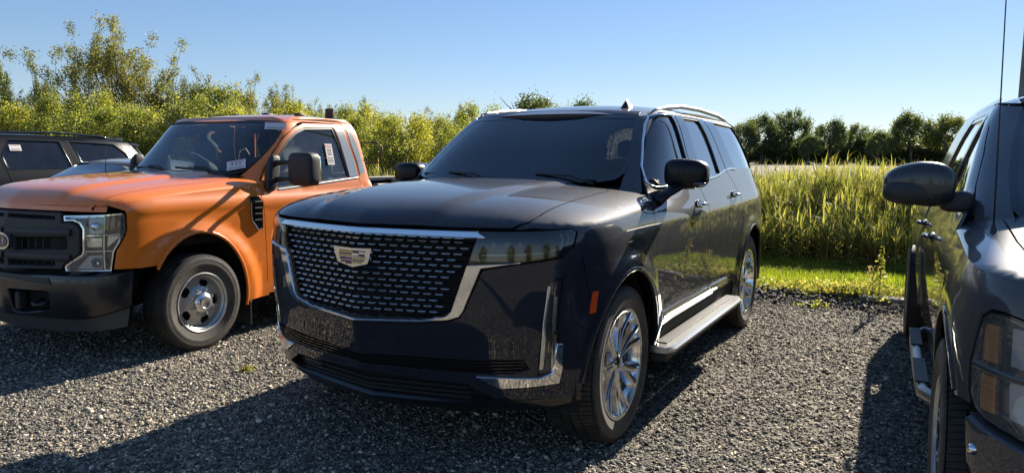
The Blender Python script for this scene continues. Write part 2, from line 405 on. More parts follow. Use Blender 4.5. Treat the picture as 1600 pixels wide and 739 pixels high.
class Shape:
    """a car body as four surfaces: belt (bumpers and sides), deck (hood and wing tops), house (glass and pillars), roof"""
    def __init__(s, **k): s.__dict__.update(k)
    # plan curve shared by belt and house: front corner, straight side, rear corner
    def plan(s, u, x0, xr, A, B, Y, n, nr, prow):
        sg = -1.0 if u < 0 else 1.0; u = abs(u); L = x0 - xr
        if u < HP:
            c, w = math.cos(u), math.sin(u); r = (c**n + w**n) ** (-1.0 / n)
            y = Y * r * w
            return x0 + (A - prow * y) * r * c, sg * y
        if u <= HP + L: return x0 - (u - HP), sg * Y
        f = min(u - HP - L, HP); c, w = math.sin(f), math.cos(f); r = (abs(c)**nr + abs(w)**nr) ** (-1.0 / nr)
        return xr - B * r * c, sg * Y * r * w
    def belt(s, u, z):
        A = spl(s.xf, z) - s.x0; B = s.xr - spl(s.xb, z); Y = spl(s.yw, z)
        x, y = s.plan(u, s.x0, s.xr, A, B, Y, s.n, s.nr, s.prow)
        d = 0.0
        for wx in (0.0, -s.wb):
            r = math.hypot(x - wx, z - s.wr)
            d += s.flare * sstep(s.ar + s.fw, s.ar + s.fw * .35, r)
        for f in s.extra: d += f(x, z)
        k = min(1.0, abs(y) / max(Y, .01)) ** 4
        return (x, y + (d * k if y > 0 else -d * k), z)
    def u_at_x(s, x, z, fn=None):
        fn = fn or s.belt
        lo, hi = 0.0, math.pi + s.x0 - s.xr
        for _ in range(30):
            m = (lo + hi) / 2
            if fn(m, z)[0] > x: lo = m
            else: hi = m
        return (lo + hi) / 2
    def u_at_y(s, y, z, fn=None):
        fn = fn or s.belt
        lo, hi = 0.0, HP
        for _ in range(30):
            m = (lo + hi) / 2
            if fn(m, z)[1] < abs(y): lo = m
            else: hi = m
        return math.copysign((lo + hi) / 2, y)
    def gauge(s, x, y):
        A = spl(s.xf, s.zcr[-1][1]) - s.x0; y = abs(y)
        if x < s.x0:
            if '_yt' not in s.__dict__: s._yt = [(-1.0 + .05 * i, s.side(-1.0 + .05 * i, spl(s.zcr, -1.0 + .05 * i))[1]) for i in range(int((s.x0 + 1.0) / .05) + 1)] + [(s.x0 + 1e-4, s.side(s.x0, spl(s.zcr, s.x0))[1])]
            Y = spl(s._yt, x)
        else: Y = spl(s.yw, spl(s.zcr, x))
        g = (y / Y) ** s.n
        if x > s.x0: g += ((x - s.x0) / max(A - s.prow * y, .1)) ** s.n
        return g ** (1.0 / s.n)
    def deck(s, x, y):
        g = min(s.gauge(x, y), 1.0)
        ze = spl(s.zcr, x)
        p = s.p
        if x > s.x0 and s.pf:
            A = spl(s.xf, s.zcr[-1][1]) - s.x0
            p = s.p + (s.pf - s.p) * min(1, ((x - s.x0) / max(A - s.prow * abs(y), .1)) ** s.n / max(g, .01) ** s.n)
        return (x, y, ze + (s.top(x, y) - ze) * (1 - g ** p) ** (1.0 / s.q))
    def plan_y(s, x, x0, xr, A, B, Y, n, nr, prow):
        if x > x0:
            y = Y
            for _ in range(7):
                y = Y * max(1 - min(1, (x - x0) / max(A - prow * y, .05)) ** n, 0) ** (1 / n) * .5 + y * .5 if _ else Y * max(1 - min(1, (x - x0) / max(A - prow * Y * .8, .05)) ** n, 0) ** (1 / n)
            return y
        if x > xr: return Y
        return Y * max(1 - min(1, (xr - x) / B) ** nr, 0) ** (1 / nr)
    def side(s, x, z):
        """left flank as y(x, z): the belt below the waist flowing into the house above it"""
        k = sstep(s.bl0, s.bl1, z); y = 0.0
        if k > 0: xf_ = spl(s.gxf, z); k *= sstep(xf_ - .02, xf_ - .40, x) if z < s.bl1 + .02 else 1
        if k < 1:
            y = s.plan_y(x, s.x0, s.xr, spl(s.xf, z) - s.x0, s.xr - spl(s.xb, z), spl(s.yw, z), s.n, s.nr, s.prow)
            for wx in (0.0, -s.wb): y += s.flare * sstep(s.ar + s.fw, s.ar + s.fw * .35, math.hypot(x - wx, z - s.wr))
            for f in s.extra: y += f(x, z)
        if k > 0:
            h = s.plan_y(x, s.gx0, s.gxr, spl(s.gxf, z) - s.gx0, s.gxr - spl(s.gxb, z), spl(s.gyw, z), s.gn, s.gnr, 0)
            y = y * (1 - k) + h * k
        return (x, y, z)
    def house(s, u, z):
        A = spl(s.gxf, z) - s.gx0; B = s.gxr - spl(s.gxb, z); Y = spl(s.gyw, z)
        x, y = s.plan(u, s.gx0, s.gxr, A, B, Y, s.gn, s.gnr, 0.0)
        return (x, y, z)
    def roof(s, x, y):
        return (x, y, spl(s.rz, x) - s.crown * (abs(y) / s.ry) ** s.rp)

SUV = Shape(pf=13.0, bl0=1.18, bl1=1.32, x0=-.10, xr=-3.15, n=4.0, nr=2.6, prow=.17, wb=3.071, wr=.417, ar=.455, fw=.16, flare=.018,
    xf=[(.20,.72),(.27,.80),(.36,.885),(.44,.90),(.52,.915),(.62,.93),(.75,.95),(.95,.955),(1.10,.945),(1.17,.925),(1.22,.90)],
    xb=[(.30,-4.25),(.5,-4.38),(.8,-4.40),(1.1,-4.37),(1.4,-4.30)],
    yw=[(.20,.95),(.30,.985),(.42,1.0),(.60,1.006),(.80,1.012),(.95,1.016),(1.08,1.012),(1.16,1.0),(1.20,.985),(1.26,.965),(1.33,.942),(1.42,.915)],
    extra=[lambda x, z: -.012 * sstep(.62, .50, z) * sstep(.55, .35, abs(x + 1.55) / 2)],
    zcr=[(-.9,1.26),(-.5,1.225),(-.2,1.195),(.3,1.172),(.6,1.165)], p=5.0, q=1.5,
    top=lambda x, y: spl([(-.9,1.362),(-.3,1.345),(.1,1.330),(.4,1.307),(.65,1.275),(.85,1.235),(.95,1.21)], x) - .03 * (abs(y) / .8) ** 2 + .018 * sstep(.50, .40, abs(y) + .10 * x),
    gx0=-1.6, gxr=-3.1, gn=4.0, gnr=2.6,
    gxf=[(1.20,-.20),(1.30,-.34),(1.45,-.57),(1.60,-.80),(1.72,-1.0),(1.80,-1.14),(1.88,-1.35)],
    gyw=[(1.20,.985),(1.30,.950),(1.40,.915),(1.50,.878),(1.60,.838),(1.70,.794),(1.76,.760),(1.80,.725),(1.84,.67)],
    gxb=[(1.20,-4.36),(1.4,-4.28),(1.6,-4.15),(1.76,-4.0),(1.84,-3.9)],
    rz=[(-4.1,1.81),(-3.6,1.865),(-3.0,1.895),(-2.4,1.905),(-1.9,1.895),(-1.5,1.865),(-1.2,1.82),(-1.05,1.785)], crown=.075, ry=.735, rp=2.6)

TRUCK = Shape(pf=0, bl0=1.16, bl1=1.30, x0=.15, xr=-4.3, n=5.0, nr=4.0, prow=.10, wb=3.28, wr=.365, ar=.43, fw=.22, flare=.030,
    xf=[(.20,.84),(.30,.88),(.45,.925),(.60,.935),(.66,.925),(.69,.885),(.80,.885),(1.0,.872),(1.08,.860),(1.14,.845),(1.25,.80)],
    xb=[(.30,-5.0),(1.3,-5.0)],
    yw=[(.20,.88),(.40,.90),(.60,.905),(.80,.905),(1.0,.908),(1.10,.90),(1.18,.885),(1.24,.875),(1.30,.862),(1.38,.845)],
    extra=[lambda x, z: .012 * sstep(1.02, 1.10, z) * sstep(1.2, 1.12, z)],
    zcr=[(-.9,1.235),(-.3,1.215),(.3,1.175),(.75,1.120)], p=7.0, q=1.5,
    top=lambda x, y: spl([(-.9,1.37),(-.5,1.355),(0,1.325),(.45,1.285),(.8,1.245),(.95,1.22)], x) - .02 * (abs(y) / .8) ** 2 - .022 * sstep(.44, .52, abs(y)) ,
    gx0=-1.25, gxr=-1.95, gn=4.0, gnr=6.0,
    gxf=[(1.20,-.36),(1.32,-.50),(1.45,-.64),(1.60,-.80),(1.72,-.92),(1.79,-1.0),(1.86,-1.12)],
    gyw=[(1.20,.882),(1.30,.862),(1.40,.842),(1.50,.822),(1.60,.800),(1.70,.775),(1.76,.752),(1.80,.725),(1.84,.68)],
    gxb=[(1.20,-2.20),(1.4,-2.17),(1.6,-2.13),(1.76,-2.08),(1.84,-2.03)],
    rz=[(-2.2,1.85),(-2.0,1.872),(-1.7,1.882),(-1.4,1.872),(-1.15,1.84),(-1.0,1.80),(-.9,1.77)], crown=.055, ry=.73, rp=3.0)

PICKUP = Shape(pf=0, bl0=1.16, bl1=1.32, x0=.0, xr=-4.5, n=3.6, nr=4.0, prow=.12, wb=3.65, wr=.40, ar=.47, fw=.22, flare=.014,
    xf=[(.25,.85),(.40,.90),(.55,.95),(.66,.955),(.72,.925),(.80,.90),(1.0,.875),(1.10,.845),(1.17,.80)],
    xb=[(.30,-5.0),(1.3,-5.0)],
    yw=[(.20,.94),(.35,.97),(.50,.985),(.66,1.0),(.80,1.005),(.95,1.005),(1.06,.998),(1.14,.975),(1.20,.955),(1.26,.94),(1.36,.912)],
    extra=[], zcr=[(-.9,1.19),(-.3,1.165),(.3,1.13),(.75,1.10)], p=3.6, q=1.4,
    top=lambda x, y: spl([(-.9,1.32),(-.3,1.29),(.3,1.235),(.7,1.18),(.95,1.14)], x) - .02 * (abs(y) / .8) ** 2,
    gx0=-1.6, gxr=-3.3, gn=6.0, gnr=4.0,
    gxf=[(1.15,-.30),(1.30,-.50),(1.45,-.74),(1.60,-.98),(1.72,-1.18),(1.79,-1.28),(1.86,-1.36)],
    gyw=[(1.15,.965),(1.25,.945),(1.35,.918),(1.45,.888),(1.55,.855),(1.65,.818),(1.75,.77),(1.82,.725),(1.88,.66)],
    gxb=[(1.15,-3.55),(1.4,-3.5),(1.6,-3.42),(1.76,-3.35),(1.84,-3.3)],
    rz=[(-3.5,1.88),(-2.8,1.92),(-2.0,1.925),(-1.6,1.90),(-1.3,1.85),(-1.1,1.80)], crown=.10, ry=.70, rp=2.6)

BLACK = Shape(**dict({k: v for k, v in SUV.__dict__.items() if k != '_yt'}, prow=.10, flare=.02, rz=[(-4.1,1.74),(-3.6,1.775),(-3.0,1.815),(-2.4,1.84),(-1.9,1.85),(-1.5,1.84),(-1.2,1.81),(-1.05,1.78)],
    gyw=[(1.20,.985),(1.30,.950),(1.40,.915),(1.50,.878),(1.60,.838),(1.70,.79),(1.76,.745),(1.80,.70),(1.84,.64)]))
SEDAN = Shape(pf=0, bl0=.88, bl1=1.02, x0=-.05, xr=-2.6, n=3.0, nr=2.8, prow=.12, wb=2.75, wr=.33, ar=.37, fw=.15, flare=.02,
    xf=[(.18,.80),(.35,.88),(.50,.90),(.62,.88),(.72,.82),(.80,.72)], xb=[(.30,-3.7),(.6,-3.78),(.9,-3.74),(1.0,-3.7)],
    yw=[(.18,.85),(.35,.89),(.55,.915),(.70,.915),(.82,.90),(.92,.87),(1.0,.85)], extra=[],
    zcr=[(-.9,.90),(-.3,.86),(.3,.79),(.75,.74)], p=3.0, q=1.4,
    top=lambda x, y: spl([(-.9,1.0),(-.4,.97),(.2,.90),(.6,.82),(.9,.76)], x) - .02 * (abs(y) / .8) ** 2,
    gx0=-1.5, gxr=-2.0, gn=3.0, gnr=2.4,
    gxf=[(.85,-.10),(.97,-.42),(1.10,-.72),(1.25,-1.08),(1.36,-1.38),(1.42,-1.48)],
    gyw=[(.85,.875),(.95,.86),(1.05,.82),(1.15,.765),(1.25,.71),(1.34,.65),(1.40,.58),(1.43,.52)],
    gxb=[(.85,-3.45),(1.0,-3.2),(1.15,-2.95),(1.30,-2.65),(1.42,-2.4)],
    rz=[(-2.8,1.32),(-2.4,1.40),(-2.0,1.435),(-1.7,1.435),(-1.4,1.40),(-1.2,1.34)], crown=.06, ry=.62, rp=2.4)

# ---------------------------------------------------------------- wheels
def tyre_mesh(R0, rim, wd, mbp, blocks=96):
    """tyre about the y axis, outer face towards +y; returns tread MB and sidewall MB"""
    h = wd / 2; tread = MB(); sw = MB()
    prof = []
    g = [-.80, -.38, -.30, -.06, .06, .30, .38, .80]
    ys = [-1.0, -.93, -.80]
    def rr(t): return R0 - .012 * abs(t) ** 3 * (wd / .27)
    P = [(R0 - .030, -h * 1.0), (R0 - .012, -h * .95)]
    for a, b in ((-.90, -.42), (-.36, -.05), (.05, .36), (.42, .90)):
        P += [(rr(a) - .010, h * a - .001), (rr(a), h * a), (rr(b), h * b), (rr(b) - .010, h * b + .001)]
    P += [(R0 - .012, h * .95), (R0 - .030, h * 1.0)]
    seg = blocks * 2; V = []; F = []; m = len(P)
    for i in range(seg):
        th = 2 * math.pi * (i // 2 + (.0 if i % 2 == 0 else .82)) / blocks
        for r, y in P:
            sk = .05 * y / h
            V.append((r * math.cos(th + sk), y, r * math.sin(th + sk)))
    # sipes: a sunk strip between blocks
    for i in range(seg):
        j = (i + 1) % seg
        if i % 2 == 0:
            for k in range(m - 1): F.append((i * m + k, i * m + k + 1, j * m + k + 1, j * m + k))
        else:
            b = len(V)
            for s_ in (i, j):
                for k in range(m):
                    x, y, z = V[s_ * m + k]; q = math.hypot(x, z); f = (q - (.007 if 0 < k < m - 1 else 0)) / q; V.append((x * f, y, z * f))
            for k in range(m - 1):
                F.append((b + k, b + k + 1, b + m + k + 1, b + m + k))
            for k in range(m - 1):
                F.append((i * m + k, i * m + k + 1, b + k + 1, b + k)); F.append((j * m + k, b + m + k, b + m + k + 1, j * m + k + 1))
    tread.add(V, F)
    for sg in (1, -1):
        q = [(R0 - .030, h * 1.0), (R0 - .042, h * 1.04), (R0 - .047, h * 1.03)]
        hh = (R0 - rim)
        q += [(R0 - hh * .45, h * 1.06), (R0 - hh * .55, h * 1.06), (R0 - hh * .57, h * 1.045), (R0 - hh * .8, h * 1.0), (rim + .012, h * .93), (rim + .006, h * .90), (rim - .012, h * .86)]
        sw.lathe([(r, y * sg) for r, y in q], seg=96)
    return tread, sw
def tyre(root, name, R0, rim, wd, c, sg):
    t, s_ = tyre_mesh(R0, rim, wd, None)
    o = t.build(name, M['rubber'], root, smooth=30); o.location = c
    s2 = s_.build('sidewall', M['sidewall'], o, smooth=35)
    if sg < 0: o.rotation_euler.z = math.pi
    # raised letter-like ribs of the sidewall
    return o
def alloy_wheel(root, c, sg, wd=.275, R0=.417, rim=.281):
    o = tyre(root, 'tyre', R0, rim, wd, c, sg)
    h = wd / 2; mb = MB()
    mb.lathe([(rim + .014, h * .90), (rim + .013, h * .97), (rim + .002, h * .985), (rim - .006, h * .96), (rim - .012, h * .80), (rim - .03, h * .2), (rim - .035, -h * .7), (rim + .01, -h * .8)], seg=96)
    rimo = mb.build('rim', M['alloy'], o, smooth=40)
    for k in range(14):
        # each spoke: broad flat blade, widening to the rim, with a groove and bevelled sides
        th = 2 * math.pi * (k + (.12 if k % 2 else -.12)) / 14 + .26; s_ = MB(); r0, r1 = .052, rim - .004
        secs = []
        for t in (0, .25, .55, .85, 1.0):
            r = r0 + (r1 - r0) * t; wdt = .0095 + .0165 * t ** 1.3; y = h * (.74 + .20 * t - .10 * math.sin(math.pi * t)) 
            tw = .012 * math.sin(math.pi * t) * (1 if k % 2 else -1)
            sec = [(-wdt - .008, y - .035), (-wdt, y), (-wdt * .25, y + .004), (0, y - .010 * t), (wdt * .25, y + .004), (wdt, y), (wdt + .008, y - .035), (0, y - .045)]
            secs.append([(r, a + tw, b) for a, b in sec])
        V = []; F = []
        for sec in secs:
            for r, a, y in sec: V.append((r * math.cos(th) - a * math.sin(th), y, r * math.sin(th) + a * math.cos(th)))
        for i in range(len(secs) - 1):
            for q in range(8): F.append((i * 8 + q, i * 8 + (q + 1) % 8, (i + 1) * 8 + (q + 1) % 8, (i + 1) * 8 + q))
        F += [tuple(range(8)), tuple((len(secs) - 1) * 8 + q for q in range(8))]
        s_.add(V, F); s_.build('spoke', M['alloy'], o, smooth=25)
    hb = MB(); hb.lathe([(0, h * .80), (.03, h * .80), (.036, h * .77), (.066, h * .72), (.074, h * .60), (.074, h * .3)], seg=40)
    for k in range(6):
        a = 2 * math.pi * k / 6; hb.lathe([(0, h * .77), (.009, h * .77), (.010, h * .70)], c=(.055 * math.cos(a), 0, .055 * math.sin(a)), seg=8)
    hb.build('hub', M['alloy'], o, smooth=40)
    cp = MB(); cp.lathe([(0, h * .83), (.022, h * .828), (.027, h * .80)], seg=32); cp.build('centre_cap', M['gloss'], o, smooth=40)
    bd = MB(); bd.lathe([(0, -h * .3), (.17, -h * .3), (.17, -h * .1), (0, -h * .1)], seg=48); bd.build('brake_disc', M['steel'], o, smooth=30)
    return o
def steel_wheel(root, c, sg, wd, R0, rim, cap=True):
    o = tyre(root, 'tyre', R0, rim, wd, c, sg); h = wd / 2; mb = MB()
    mb.lathe([(rim + .012, h * .88), (rim + .013, h * .96), (rim + .006, h * .99), (rim - .002, h * .95), (rim - .008, h * .82), (rim - .022, h * .72), (rim - .026, h * .45), (rim - .032, h * .30), (rim - .03, -h * .7)], seg=96)
    mb.build('rim', M['steel'], o, smooth=40)
    # the stamped disc with five slots, made as a grid in polar coordinates
    V = []; F = []; rs = [.05, .065, .085, rim * .50, rim * .56, rim * .62, rim * .68, rim * .74, rim * .80, rim * .87, rim * .90]; n = 120
    hh = [h * .92, h * .90, h * .80, h * .66, h * .60, h * .56, h * .54, h * .53, h * .52, h * .46, h * .34]
    for i in range(n):
        th = 2 * math.pi * i / n
        for r, y in zip(rs, hh): V.append((r * math.cos(th), y, r * math.sin(th)))
    m = len(rs)
    for i in range(n):
        a = (i + .5) % (n / 5)
        hole = abs(a - n / 10) < 4.6
        for k in range(m - 1):
            w = {4: 3.6, 5: 4.6, 6: 4.6, 7: 3.6}.get(k, 0)
            if hole and abs(a - n / 10) < w: continue
            j = (i + 1) % n; F.append((i * m + k, i * m + k + 1, j * m + k + 1, j * m + k))
    d = MB(); d.add(V, F); d.build('wheel_disc', M['steel'], o, smooth=45)
    bk = MB(); bk.lathe([(0, h * .2), (rim * .9, h * .2)], seg=32); bk.build('brake_drum', M['dark'], o)
    if cap:
        cb = MB(); cb.lathe([(.078, h * .78), (.078, h * 1.02), (.070, h * 1.12), (.055, h * 1.18), (.050, h * 1.22), (.042, h * 1.24), (.040, h * 1.22), (.036, h * 1.20), (0, h * 1.19)], seg=48)
        cb.build('hub_cap', M['cap'], o, smooth=40)
    for k in range(8):
        a = 2 * math.pi * (k + .5) / 8; nb = MB(); nb.lathe([(0, h * .95), (.009, h * .95), (.011, h * .80)], c=(.098 * math.cos(a), 0, .098 * math.sin(a)), seg=6); nb.build('lug_nut', M['steel'], o)
    return o

# ---------------------------------------------------------------- shared vehicle pieces
def arch_pts(cx, cz, rx, rz, a0, a1, n=22):
    return [(cx + rx * math.cos(R(a0 + (a1 - a0) * i / n)), cz + rz * math.sin(R(a0 + (a1 - a0) * i / n))) for i in range(n + 1)]
def wheel_well(root, cx, cz, r, y0, y1, sg):
    mb = MB(); V = []; F = []; n = 24
    for i in range(n + 1):
        a = R(-15 + 210 * i / n)
        for y in (y0, y1): V.append((cx + r * math.cos(a), sg * y, cz + r * math.sin(a)))
    for i in range(n): F.append((2 * i, 2 * i + 1, 2 * i + 3, 2 * i + 2))
    V.append((cx, sg * y0, cz)); c = len(V) - 1
    for i in range(n): F.append((c, 2 * i, 2 * i + 2))
    mb.add(V, F); return mb.build('wheel_well', M['dark'], root)
def inner_shell(root, S, z0, z1, us, d=.05, name='body_shell'):
    """dark structure behind the skin, so gaps between the panels read dark"""
    V = []; F = []; zs = [z0 + (z1 - z0) * i / 8 for i in range(9)]
    for sg in (1, -1):
        b = len(V)
        for u in us:
            for z in zs:
                p, n = frame(S.belt, u, z); q = p - n * d; V.append((q.x, max(q.y, 0) * sg, q.z))
        for i in range(len(us) - 1):
            for j in range(8):
                # leave the wheel openings free
                k = b + i * 9 + j; c = [V[k], V[k + 9]]
                if any(math.hypot(cc[0] - wx, cc[2] - S.wr) < S.ar + .05 and cc[2] < S.wr + S.ar for cc in c for wx in (0, -S.wb)): continue
                F.append((k, k + 9, k + 10, k + 1))
    mb = MB(); mb.add(V, F); return mb.build(name, M['dark'], root)
def seat(root, x, y, z, w=.5, hh=.62, mat_=None):
    o = MB().blob((x, y, z), (.25, w / 2, .09), (.4, .5)).build('seat', mat_ or M['seat'], root, smooth=True)
    MB().blob((x - .24, y, z + hh / 2), (.09, w / 2, hh / 2), (.4, .45), rot=Matrix.Rotation(R(-12), 3, 'Y')).build('seat_back', mat_ or M['seat'], o, smooth=True)
    MB().blob((x - .31, y, z + hh + .10), (.05, .13, .09), (.5, .6)).build('headrest', mat_ or M['seat'], o, smooth=True)
    return o
def steering(root, x, y, z):
    V = []; pts = []
    rot = Matrix.Rotation(R(-25), 3, 'Y')
    pts = [Vector((x, y, z)) + rot @ Vector((0, .19 * math.cos(a), .19 * math.sin(a))) for a in [2 * math.pi * i / 28 for i in range(29)]]
    o = MB().tube(pts, .015, 8).build('steering_wheel', M['gloss'], root, smooth=True)
    MB().blob((x, y, z), (.03, .07, .06), rot=rot).tube([Vector((x, y, z)) + rot @ Vector((0, -.18, 0)), Vector((x, y, z)) + rot @ Vector((0, .18, 0))], .014, 6).build('steering_hub', M['plastic'], o, smooth=40)
def sticker(root, fn, u, v, w, h, ang, off=.004, lines=4, big=True, name='price_sticker', neg=False):
    """a paper sticker lying on a pane: header line, a big figure, small print"""
    p, n = frame(fn, u, v); up = Vector((0, 0, 1)); s_ = up.cross(n).normalized(); t_ = n.cross(s_)
    c, q = math.cos(ang), math.sin(ang); a = s_ * c + t_ * q; b = t_ * c - s_ * q
    def rect(x0, y0, x1, y1, o): return [p + a * x + b * y + n * o for x, y in ((x0, y0), (x1, y0), (x1, y1), (x0, y1))]
    o = MB().add(rect(-w / 2, -h / 2, w / 2, h / 2, off), [(0, 1, 2, 3)]).build(name, M['paper'], root, fix=False)
    pm = MB(); rr = random.Random(int(abs(u * 1000)))
    pm.add(rect(-w * .42, h * .32, w * .42, h * .43, off + .001), [(0, 1, 2, 3)])
    pm.build('sticker_band', M['pink'], o, fix=False)
    im = MB()
    for i in range(lines):
        y = -h * .40 + i * h * .07
        x = -w * .4
        while x < w * .36:
            l = rr.uniform(.05, .14) * w; im.add(rect(x, y, min(x + l, w * .4), y + h * .03, off + .001), [(0, 1, 2, 3)]); x += l + w * .03
    if big:
        for i in range(3):
            x = (-.28 + i * .20) * w
            im.add(rect(x, -h * .04, x + w * .12, h * .005, off + .001), [(0, 1, 2, 3)]); im.add(rect(x + w * .08, -h * .04, x + w * .12, h * .24, off + .0012), [(0, 1, 2, 3)]); im.add(rect(x, h * .20, x + w * .12, h * .24, off + .0014), [(0, 1, 2, 3)])
            if i != 1: im.add(rect(x, h * .09, x + w * .12, h * .12, off + .0016), [(0, 1, 2, 3)])
    im.build('sticker_print', M['ink'], o, fix=False)
    return o
def topline(S, x0, x1, dz=.006, n=26):
    return [(x0 + (x1 - x0) * i / n, spl(S.zcr, x0 + (x1 - x0) * i / n) + dz) for i in range(n + 1)]

# ---------------------------------------------------------------- the dark blue-black luxury SUV
def mir(half):
    """right half outline (u >= 0) -> full closed outline"""
    return half + [(-u, v) for u, v in reversed(half) if abs(u) > 1e-9]
M['railmetal'] = mat('roof_rail_satin', (.46, .46, .46), .42, .9)
def build_suv():
    S = SUV
    root = empty('sport_utility_vehicle', (-.274427, 4.271382, 0), HEAD)
    tag(root, 'dark blue-black SUV with chrome-dashed grille and crest in the middle', 'SUV')
    B, SD, D, H, RF = S.belt, S.side, S.deck, S.house, S.roof
    ub = lambda x, z: S.u_at_x(x, z)
    # --- front
    HL = [(.550, 1.157), (.705, 1.158), (.842, 1.162), (.905, 1.166), (.928, 1.150), (.910, 1.099), (.862, 1.047), (.705, 1.022), (.512, 1.008)]
    # front bumper skin
    uo = [(0, .705), (.32, .724), (.44, .744), (.485, .765), (.502, .80), (.565, .984), (.703, 1.014)]
    seam = [(ub(.49, 1.02), 1.02), (ub(.462, .90), .90), (ub(.415, .775), .775)]
    arc = [(ub(x, z), z) for x, z in arch_pts(0, S.wr, .458, .495, 42, 6, 8)] + [(ub(.468, .385), .385)]
    half = uo + [(.862, 1.037), (.905, 1.085)] + seam + arc + [(.82, .378), (.60, .380), (.50, .442), (0, .462)]
    full = mir(half)
    slot_half = [(0, .492), (.45, .497), (.66, .503), (.73, .525), (.71, .575), (.48, .572), (0, .548)]
    DRL = [(.806, .925), (.858, .940), (.846, .66), (.842, .515), (.762, .497)]
    DRLm = [(-u, v) for u, v in DRL]
    fb = sheet('front_bumper', full, B, M['navy'], root, step=.035, holes=[mir(slot_half), inset(DRL, -.006), inset(DRLm, -.006)], rim=.03)
    sheet('slot_backing', mir([(0, .47), (.47, .475), (.76, .49), (.76, .59), (.48, .59), (0, .565)]), B, M['plastic'], fb, off=-.035, rim=0)
    for k in range(4):
        z = .500 + k * .0155
        strip('slot_bar', [(-.70, z + .014), (-.45, z + .004), (0, z - .004), (.45, z + .004), (.70, z + .014)], B, M['gloss'], fb, w=.006, h=.009, off=-.016)
    # lower intake and lip
    sheet('lower_intake', mir([(0, .30), (.5, .33), (.80, .35), (.80, .46), (0, .47)]), B, M['dark'], root, off=-.05, rim=0)
    for k in range(3):
        strip('intake_bar', [(-.5, .362 + k * .028), (0, .355 + k * .028), (.5, .362 + k * .028)], B, M['plastic'], root, w=.008, h=.012, off=-.035)
    sheet('lower_lip', mir([(0, .272), (.4, .285), (.75, .325), (ub(.45, .35), .345), (ub(.45, .36), .383), (.8, .374), (.60, .372), (.52, .352), (.3, .335), (0, .325)]), B, M['bumper'], root, off=-.004, rim=.05)
    sheet('tow_cover', [(-.50, .385), (-.36, .375), (-.38, .44), (-.50, .45)], B, M['plastic'], root, off=-.03, rim=.01)
    for sg in (0, 1):
        mi = bool(sg)
        # chrome boomerang under each vertical lamp
        sheet('corner_chrome_blade', [(.834, .645), (.872, .645), (.862, .520), (.845, .448), (.612, .430), (.520, .488), (.530, .494), (.655, .492), (.765, .488), (.812, .508)], B, M['chrome'], root, off=.010, rim=.018, bevel=.006, mirror=mi)
        # vertical lamp
        lb = sheet('vertical_lamp', DRL, B, M['lampgrey'], root, off=-.032, rim=0, mirror=mi)
        sheet('lamp_lens', DRL, B, M['lens'], lb, off=-.002, rim=0, mirror=mi)
        strip('lamp_light_blade', [(.812, .91), (.795, .70), (.778, .52)], B, M['lampwhite'], lb, w=.030, h=.010, off=-.014, mirror=mi)
        strip('lamp_divider', [(.832, .92), (.824, .70), (.815, .51)], B, M['chrome'], lb, w=.008, h=.010, off=-.010, mirror=mi)
        strip('lamp_reflector', [(.845, .86), (.838, .70)], B, M['lampwhite'], lb, w=.020, h=.008, off=-.022, mirror=mi)
        strip('lamp_reflector', [(.838, .68), (.832, .60)], B, M['amber'], lb, w=.012, h=.006, off=-.014, mirror=mi)
        # headlamp
        hb = sheet('headlight', HL, B, M['lampgrey'], root, off=-.05, rim=0, mirror=mi)
        sheet('headlight_edge', HL, B, M['gloss'], hb, off=.001, rim=.05, holes=[inset(HL, .012)], mirror=mi)
        sheet('headlight_lens', inset(HL, .008), B, M['smoke'], hb, off=.003, rim=0, mirror=mi)
        sheet('upper_reflector', [(.57, 1.075), (.845, 1.085), (.85, 1.14), (.57, 1.135)], B, M['lampgrey'], hb, off=-.030, rim=.02, mirror=mi)
        strip('light_bar', [(.56, 1.052), (.70, 1.056), (.80, 1.066), (.84, 1.078)], B, M['lampwhite'], hb, w=.010, h=.006, off=-.018, mirror=mi)
        strip('outer_light_blade', [(.862, 1.15), (.868, 1.12), (.858, 1.07)], B, M['lampwhite'], hb, w=.018, h=.008, off=-.018, mirror=mi)
        strip('outer_light_blade', [(.885, 1.148), (.890, 1.12), (.880, 1.08)], B, M['lampwhite'], hb, w=.007, h=.010, off=-.012, mirror=mi)
        for k in range(5):
            u = .60 + k * .048
            p, n = frame(B, u, 1.103); sy = -1 if mi else 1
            q = p - n * .026; rot = Matrix.Rotation(math.atan2(n.y * sy, n.x), 3, 'Z')
            MB().box((q.x, q.y * sy, q.z), (.02, .030, .034), rot=rot, bev=.005).build('led_module', M['lampwhite'] if k < 3 else M['gloss'], hb, smooth=30)
    # grille: dark mesh behind, blades in front, chrome frame round it
    gb = sheet('grille', mir([(0, .722), (.43, .765), (.452, .785), (.530, 1.01), (.560, 1.13), (.575, 1.16), (0, 1.16)]), B, M['dark'], root, off=-.045, rim=0)
    me = None; blade = MB()
    blade.add([(-.003, -.0200, .0045), (-.003, .0200, .0045), (.002, .0190, .000), (.002, -.0190, .000), (.001, -.013, -.003), (.001, .013, -.003), (-.012, -.0200, .0045), (-.012, .0200, .0045), (-.008, -.009, -.007), (-.008, .009, -.007)],
              [(0, 3, 2, 1), (3, 4, 5, 2), (0, 1, 7, 6), (5, 4, 8, 9), (0, 6, 8, 4, 3), (1, 2, 5, 9, 7), (6, 7, 9, 8)])
    # fine dark lattice of the mesh
    V = MB()
    for r in range(14):
        z = 1.108 - r * .0278; ue = .548 - (1.11 - z) * .315 - .012
        pts = [frame(B, -ue + 2 * ue * i / 24, z - (.012 if abs(z - .75) < .03 and abs(i - 12) < 4 else 0)) for i in range(25)]
        V.tube([p - n * .024 for p, n in pts], .0045, 4)
    V.build('mesh_rib', M['gloss'], gb)
    rows = 0
